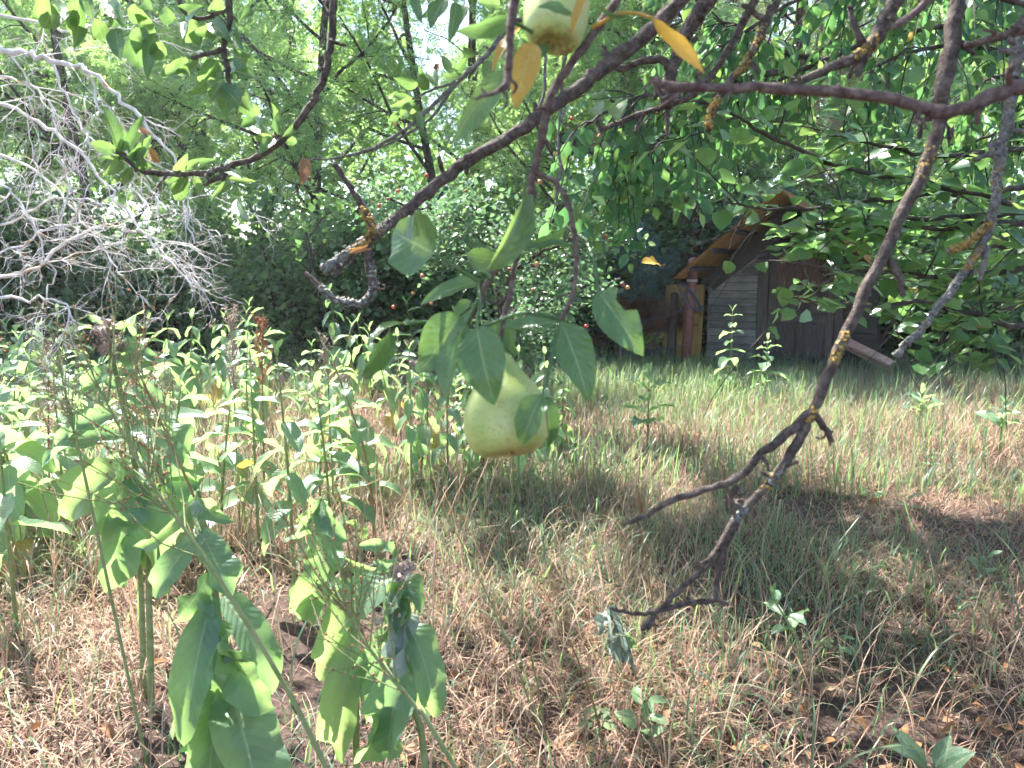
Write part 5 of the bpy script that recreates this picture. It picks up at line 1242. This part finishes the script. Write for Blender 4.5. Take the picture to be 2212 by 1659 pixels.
def leafy_tree(t, boughs, depth, variants, rare, leafmat, lsize, rg, barkmat, w0, twigs, hang, spacing, rate, limit=300, flat=.9, link=None, rdepth=.15):
    leaves = []
    for bi, px in enumerate(boughs):
        dd = depth + rg.uniform(-rdepth, rdepth)
        pts = [P(x, y, dd + .25 * (x - 1900) / 300) for x, y in px]
        mb = MB(); pp = smooth_path(pts, 5); pp = pp + rg.standard_normal(pp.shape) * .004
        tube(mb, pp, (w0, w0 * .22), 7, rg, .05)
        if link is not None: tube(mb, smooth_path([np.array(link) + rg.standard_normal(3) * .05, (np.array(link) + pts[0]) / 2 + np.array([0, 0, .12]), pts[0]], 5), (w0 * 1.8, w0), 7)
        lines = [(pp, .22)]
        for k in range(twigs):
            i = rg.integers(2, len(pp) - 2); tg = norm(pp[i + 1] - pp[i]); d = norm(tg * .8 + rg.standard_normal(3) * .6 + np.array([0, -.1, -hang * .5]))
            q = [pp[i]]; L = rg.uniform(.6, 1.3) * spacing * 11
            for s_ in range(6):
                d = norm(d + rg.standard_normal(3) * .08 + np.array([0, 0, -hang * .28])); q.append(q[-1] + d * L / 6)
            q = np.array(q); tube(mb, q, (w0 * .28, w0 * .1), 4, cap=False); lines.append((q, .1))
        ob = mb.build('branch', M[barkmat], t, pp[0])
        for (q, f0) in lines:
            ln = np.concatenate([[0], np.cumsum(np.linalg.norm(np.diff(q, axis=0), axis=1))]); s_ = ln[-1] * f0; sd = 1
            while s_ < ln[-1]:
                i = min(np.searchsorted(ln, s_), len(q) - 1); i = max(i, 1); p = q[i - 1] + (q[i] - q[i - 1]) * (s_ - ln[i - 1]) / (ln[i] - ln[i - 1])
                tg = norm(q[i] - q[i - 1]); side = norm(np.cross(tg, np.array([0, 0, 1.]))) * sd; sd = -sd
                d = norm(side * rg.uniform(.4, 1) + tg * rg.uniform(.1, .8) + np.array([0, 0, -hang * rg.uniform(.5, 1.8)]) + rg.standard_normal(3) * .25)
                L = lsize * rg.uniform(.65, 1.2)
                nrm = np.array([0, -.2, flat]) + rg.standard_normal(3) * .35 + (np.array([0, -1, 0]) * hang * .8)
                leaves.append((ob, p + d * L * .3, p + d * L * 1.25, nrm, L)); s_ += spacing * rg.uniform(.6, 1.4)
    leaves = [l for l in leaves if not pruned((l[1] + l[2]) / 2)]
    rg.shuffle(leaves)
    rest = leaves[limit:]
    for k, (ob, a, b, n_, L) in enumerate(leaves[:limit]):
        v_ = rare[0] if rg.random() < rate else variants[rg.integers(0, len(variants))]
        put('leaf', v_, ob, leaf_matrix(a, b, n_))
    if rest:
        mb = MB(); R = frames(np.array([l[2] - l[1] for l in rest]), np.array([l[3] for l in rest]))
        stamp(mb, HEX, HEXQ, R, np.array([l[1] for l in rest]), np.array([np.linalg.norm(l[2] - l[1]) for l in rest]), rg.random(len(rest)), HEXUV, np.full(len(rest), .95 if leafmat == 'broad_leaf' else .7))
        stuff(mb.build('foliage', M[leafmat], t, rest[0][1]))
RT = np.array((3.6, 3.2, 0))
right_tree = thing('broadleaf_tree', 'young tree with round glossy leaves reaching in from the right edge', 'tree', RT)
mb = MB(); tube(mb, smooth_path([RT + np.array([0, 0, -.1]), RT + np.array([-.05, 0, 1.2]), RT + np.array([-.2, .05, 2.4]), RT + np.array([-.1, .3, 4.2])], 6), (.09, .04), 10, rg, .05); mb.build('trunk', M['trunk_bark'], right_tree, RT)
rr = np.random.default_rng(71)
leafy_tree(right_tree, [
    [(2300, 470), (2150, 430), (2000, 395), (1850, 368), (1700, 312), (1600, 258), (1566, 238)],
    [(2300, 400), (2100, 420), (1950, 425), (1800, 445), (1660, 450), (1560, 438)],
    [(2300, 480), (2050, 490), (1900, 500), (1760, 520), (1640, 555), (1605, 590)],
    [(2300, 460), (2080, 470), (1900, 470), (1780, 480), (1700, 500)],
    [(2300, 735), (2150, 690), (2000, 655), (1880, 662), (1770, 655), (1672, 630)],
    [(2300, 560), (2150, 590), (2020, 600), (1900, 590), (1840, 600)],
    [(2300, 620), (2180, 660), (2100, 700), (2030, 742), (1975, 780)],
    [(2300, 300), (2150, 330), (2000, 330), (1880, 310), (1790, 290)],
    [(2300, 520), (2200, 530), (2080, 540), (1980, 545)]], 2.35, BL, BLY, 'broad_leaf', .066, rr, 'twig_dark', .011, 8, .08, .034, .03, 300, .95, tuple(RT + np.array([-.1, 0, 1.9])))
PT = np.array((4.6, 5.0, 0))
plum = thing('plum_tree', 'tree with drooping green leaves hanging in from the upper right', 'tree', PT)
mb = MB(); tube(mb, smooth_path([PT + np.array([0, 0, -.1]), PT + np.array([-.05, 0, 1.4]), PT + np.array([-.25, .1, 2.6]), PT + np.array([-.5, .3, 4.6])], 6), (.13, .07), 12, rg, .05); mb.build('trunk', M['trunk_bark'], plum, PT)
rr = np.random.default_rng(72)
leafy_tree(plum, [
    [(2400, 120), (2150, 60), (1950, 70), (1780, 130), (1640, 190), (1500, 240), (1400, 270), (1320, 300)],
    [(2400, 60), (2100, -20), (1900, -40), (1750, -10), (1620, 60), (1530, 120)],
    [(2400, 150), (2200, 120), (2050, 100), (1920, 130), (1840, 190)],
    [(2400, 20), (2250, -30), (2050, -60), (1900, -60), (1800, -20)],
    [(1700, 150), (1600, 170), (1480, 190), (1380, 210), (1280, 260), (1225, 330)],
    [(1640, 190), (1520, 260), (1430, 300), (1360, 340), (1300, 380)],
    [(2400, 200), (2250, 160), (2140, 170), (2060, 220)],
    [(2400, 280), (2280, 260), (2200, 270), (2120, 300), (2060, 350)],
    [(1780, 130), (1680, 110), (1600, 60), (1540, 40)]], 4.5, PLV, PLY, 'plum_leaf', .092, rr, 'twig_dark', .020, 22, .85, .045, .02, 300, .5, None, .4)
tubes, anchors, r_ = over_crown(62, keep=lambda q: q[0] > (-2.9 if q[1] < 7 else -2.1) + .4 * math.sin(q[1] * 3) and q[1] < 8.8 and (q[0] < .2 or math.sin(q[1] * 4.2 + q[0] * 1.7) + .6 * math.sin(q[0] * 4.6) > .05) and math.sin(q[0] * 3.1 + 1) * math.sin(q[1] * 2.7 + .6) + .5 * math.sin(q[2] * 4 + q[0]) > -.30, starts=[(PT + np.array([-.5, .3, 4.6]), (-1, .3, .05), 5.0, .07), (PT + np.array([-.4, .2, 3.6]), (-.9, .9, .5), 4.6, .07), (PT + np.array([-.4, .2, 3.6]), (-1, -.3, .5), 4.2, .07), (PT + np.array([-.5, .3, 4.4]), (-.3, .9, .5), 3.6, .06), (PT + np.array([-.4, .3, 4.0]), (-.7, -.8, .4), 3.4, .06), (PT + np.array([-.4, .3, 4.0]), (-1, .6, .45), 5.4, .06), (PT + np.array([-.4, .3, 4.0]), (.6, .2, .6), 2.6, .06), (PT + np.array([-.5, .3, 4.6]), (-1, .12, .06), 7.2, .07), (PT + np.array([-.5, .3, 4.5]), (-1, .34, .12), 7.4, .07), (PT + np.array([-.5, .3, 4.4]), (-1, -.18, .0), 6.4, .06), (PT + np.array([-.5, .3, 4.5]), (-.8, .7, .18), 5.4, .06), (PT + np.array([-.5, .3, 4.3]), (-.9, -.45, .0), 5.4, .06), (PT + np.array([-.5, .3, 4.6]), (-.95, .5, .16), 7.0, .06), (PT + np.array([-.5, .3, 4.6]), (-.92, .42, .12), 7.0, .06)])  # out-of-view crown, its boughs and gaps shaped to dapple the ground with shade
put('upper_limbs', tubes_mesh(tubes, 'upper_limbs', 'trunk_bark'), plum)
anchors = anchors + 5 * [a for a in anchors if a[0][0] < .6 and a[0][1] > 6.3]
stuff(put('crown', crown_mesh('crown', 'plum_leaf', anchors, r_, 11000, .115, .10, 'hex', .5, .8), plum))

# ------------------------------------------------------------------ bleached bare tree at the left edge
DT = np.array((-3.3, 2.1, 0))
dead = thing('bare_tree', 'dead tree at the left edge with bleached bare twigs', 'tree', DT)
mb = MB(); tube(mb, smooth_path([DT + np.array([0, 0, -.1]), DT + np.array([.1, .1, 1.0]), DT + np.array([.2, .2, 2.2]), DT + np.array([.5, .4, 3.2])], 6), (.11, .05), 10, rg, .06); mb.build('trunk', M['dead_bark'], dead, DT)
rd = np.random.default_rng(88)
def twiggy(mb, p, d, L, r, lvl):
    pts = [p]; n = 5 if lvl == 0 else 4
    for k in range(n):
        d = norm(d + rd.standard_normal(3) * (.34 if lvl else .24) + np.array([-.02, 0, -.10])); pts.append(pts[-1] + d * L / n)
    pts = np.array(pts); tube(mb, pts, (r, r * .45), 5 if r > .003 else 4, rd, .10, cap=False)
    if lvl >= 2: return
    for k in range(5 if lvl == 0 else 3):
        i = rd.integers(1, n + 1); tg = norm(pts[i] - pts[i - 1]); ax = norm(np.cross(tg, rd.standard_normal(3)))
        twiggy(mb, pts[i], rot_about(tg, ax, math.radians(rd.uniform(25, 70))), L * rd.uniform(.35, .65), r * .6, lvl + 1)
mains = [([(-60, 95), (40, 112), (110, 128), (185, 155), (255, 208), (320, 278), (375, 345), (400, 430), (418, 520)], 22, 5), ([(-60, 215), (60, 250), (150, 310), (225, 395), (290, 480), (355, 560), (440, 626)], 16, 5),
    ([(-60, 610), (60, 585), (150, 520), (232, 490), (300, 498), (350, 540), (392, 575), (438, 628)], 14, 5), ([(-60, 520), (40, 470), (120, 430), (210, 440), (280, 500)], 11, 4), ([(-60, 640), (50, 648), (120, 652), (175, 690)], 14, 5),
    ([(-60, 20), (60, 45), (150, 60), (240, 60), (300, 55)], 12, 4), ([(-60, 320), (40, 350), (110, 400), (180, 480), (240, 560), (270, 620)], 12, 4), ([(-60, 380), (30, 420), (80, 500), (110, 590), (100, 660)], 10, 4), ([(185, 155), (230, 250), (280, 330), (330, 400), (340, 470)], 10, 4), ([(110, 128), (150, 220), (190, 300), (240, 350), (300, 420), (330, 520)], 10, 4), ([(-60, 150), (60, 180), (120, 250), (130, 340), (160, 420)], 9, 4), ([(-60, 560), (30, 540), (90, 500), (160, 470), (200, 400)], 9, 4), ([(-60, 60), (30, 120), (70, 200), (60, 300), (90, 380)], 9, 3)]
for (px, w0, w1) in mains:
    dd = 2.35 + rd.uniform(-.25, .25); pts = px_path(px, dd); mb = MB()
    pp = smooth_path(pts, 5); pp = pp + rd.standard_normal(pp.shape) * .006
    tube(mb, pp, (w0 * .58 / FPX * dd / 2, w1 * .6 / FPX * dd / 2), 8, rd, .15)
    if px[0][0] < 0: tube(mb, smooth_path([DT + np.array([.2, .2, 1.3 + .9 * rd.random()]), (DT + np.array([.2, .2, 2]) + pts[0]) / 2, pts[0]], 5), (w0 / FPX * dd * .8, w0 / FPX * dd / 2), 7)
    for k in range(7):
        i = rd.integers(2, len(pp) - 1); tg = norm(pp[i] - pp[i - 1]); ax = norm(np.cross(tg, rd.standard_normal(3)))
        twiggy(mb, pp[i], rot_about(tg, ax, math.radians(rd.uniform(25, 65))), rd.uniform(.09, .26), rd.uniform(.0011, .0022), 0)
    mb.build('branch', M['dead_bark'], dead, pp[0])

# ------------------------------------------------------------------ red crab apples
m = NT('apple_skin')
co = m.coord('Object'); oi = m.n('ShaderNodeObjectInfo')
f = m.math('ADD', m.noise(co, 40, 3), m.math('MULTIPLY', m.math('SUBTRACT', oi.outputs['Random'], .5), .35))
M['apple_skin'] = m.done(m.principled(m.ramp(f, [(.32, (.55, .32, .10)), (.46, (.50, .08, .06)), (.65, (.42, .03, .04))]), .3, .5))
mb = MB()
lathe(mb, [(1e-4, -.40), (.12, -.44), (.28, -.46), (.42, -.34), (.5, -.08), (.49, .16), (.40, .36), (.24, .46), (.12, .43), (.05, .36), (1e-4, .34)], 16); me_apple = mb.mesh('flesh', M['apple_skin'])
mb = MB(); tube(mb, smooth_path([(0, 0, .33), (.03, 0, .6), (.08, .02, .95)], 3), (.035, .03), 5); me_stalk = mb.mesh('stalk', M['twig_dark'])
apl = [(922, 379), (859, 413), (837, 430), (819, 444), (1033, 438), (974, 490), (1166, 393), (1199, 332), (1235, 256), (1252, 202), (1294, 293), (854, 267), (1006, 413), (944, 387), (1247, 483), (912, 596), (850, 663), (932, 656), (1100, 582), (1160, 570), (1193, 581), (1151, 626), (1346, 616), (1356, 621), (1256, 711), (1266, 705), (1309, 511), (1151, 482), (953, 471), (892, 633)]
ra = random.Random(17)
for k, (px, py) in enumerate(apl):
    s_ = ra.uniform(.030, .042); dd = 7.25 + ra.uniform(-.3, .2)
    mw = Matrix.Translation(Vector(P(px, py, dd))) @ Matrix.Rotation(ra.uniform(0, 6.28), 4, 'Z') @ Matrix.Rotation(ra.uniform(-.4, .4), 4, 'X') @ Matrix.Diagonal((s_, s_, s_, 1))
    t = tag(put('crab_apple', None, None, mw), 'small red crab apple hanging in the grey-leaved tree behind the pear', 'fruit', 'red crab apples on the tree')
    put('flesh', me_apple, t, mw); put('stalk', me_stalk, t, mw)

# ------------------------------------------------------------------ thin volume added to stand in for the lens-flare veil
hz = MB(); box(hz, (-72, -27, -1.2), (72, 92, 19)); m = NT('air')
vol = m.n('ShaderNodeVolumePrincipled'); vol.inputs['Color'].default_value = (.92, .96, 1, 1); vol.inputs['Density'].default_value = .0013; vol.inputs['Anisotropy'].default_value = .55
m.l(vol.outputs[0], m.out.inputs['Volume'])
o = stuff(hz.build('flare_veil', m.m)); o['label'] = 'thin pale volume added to imitate the lens-flare veil'; o['category'] = 'flare_veil'
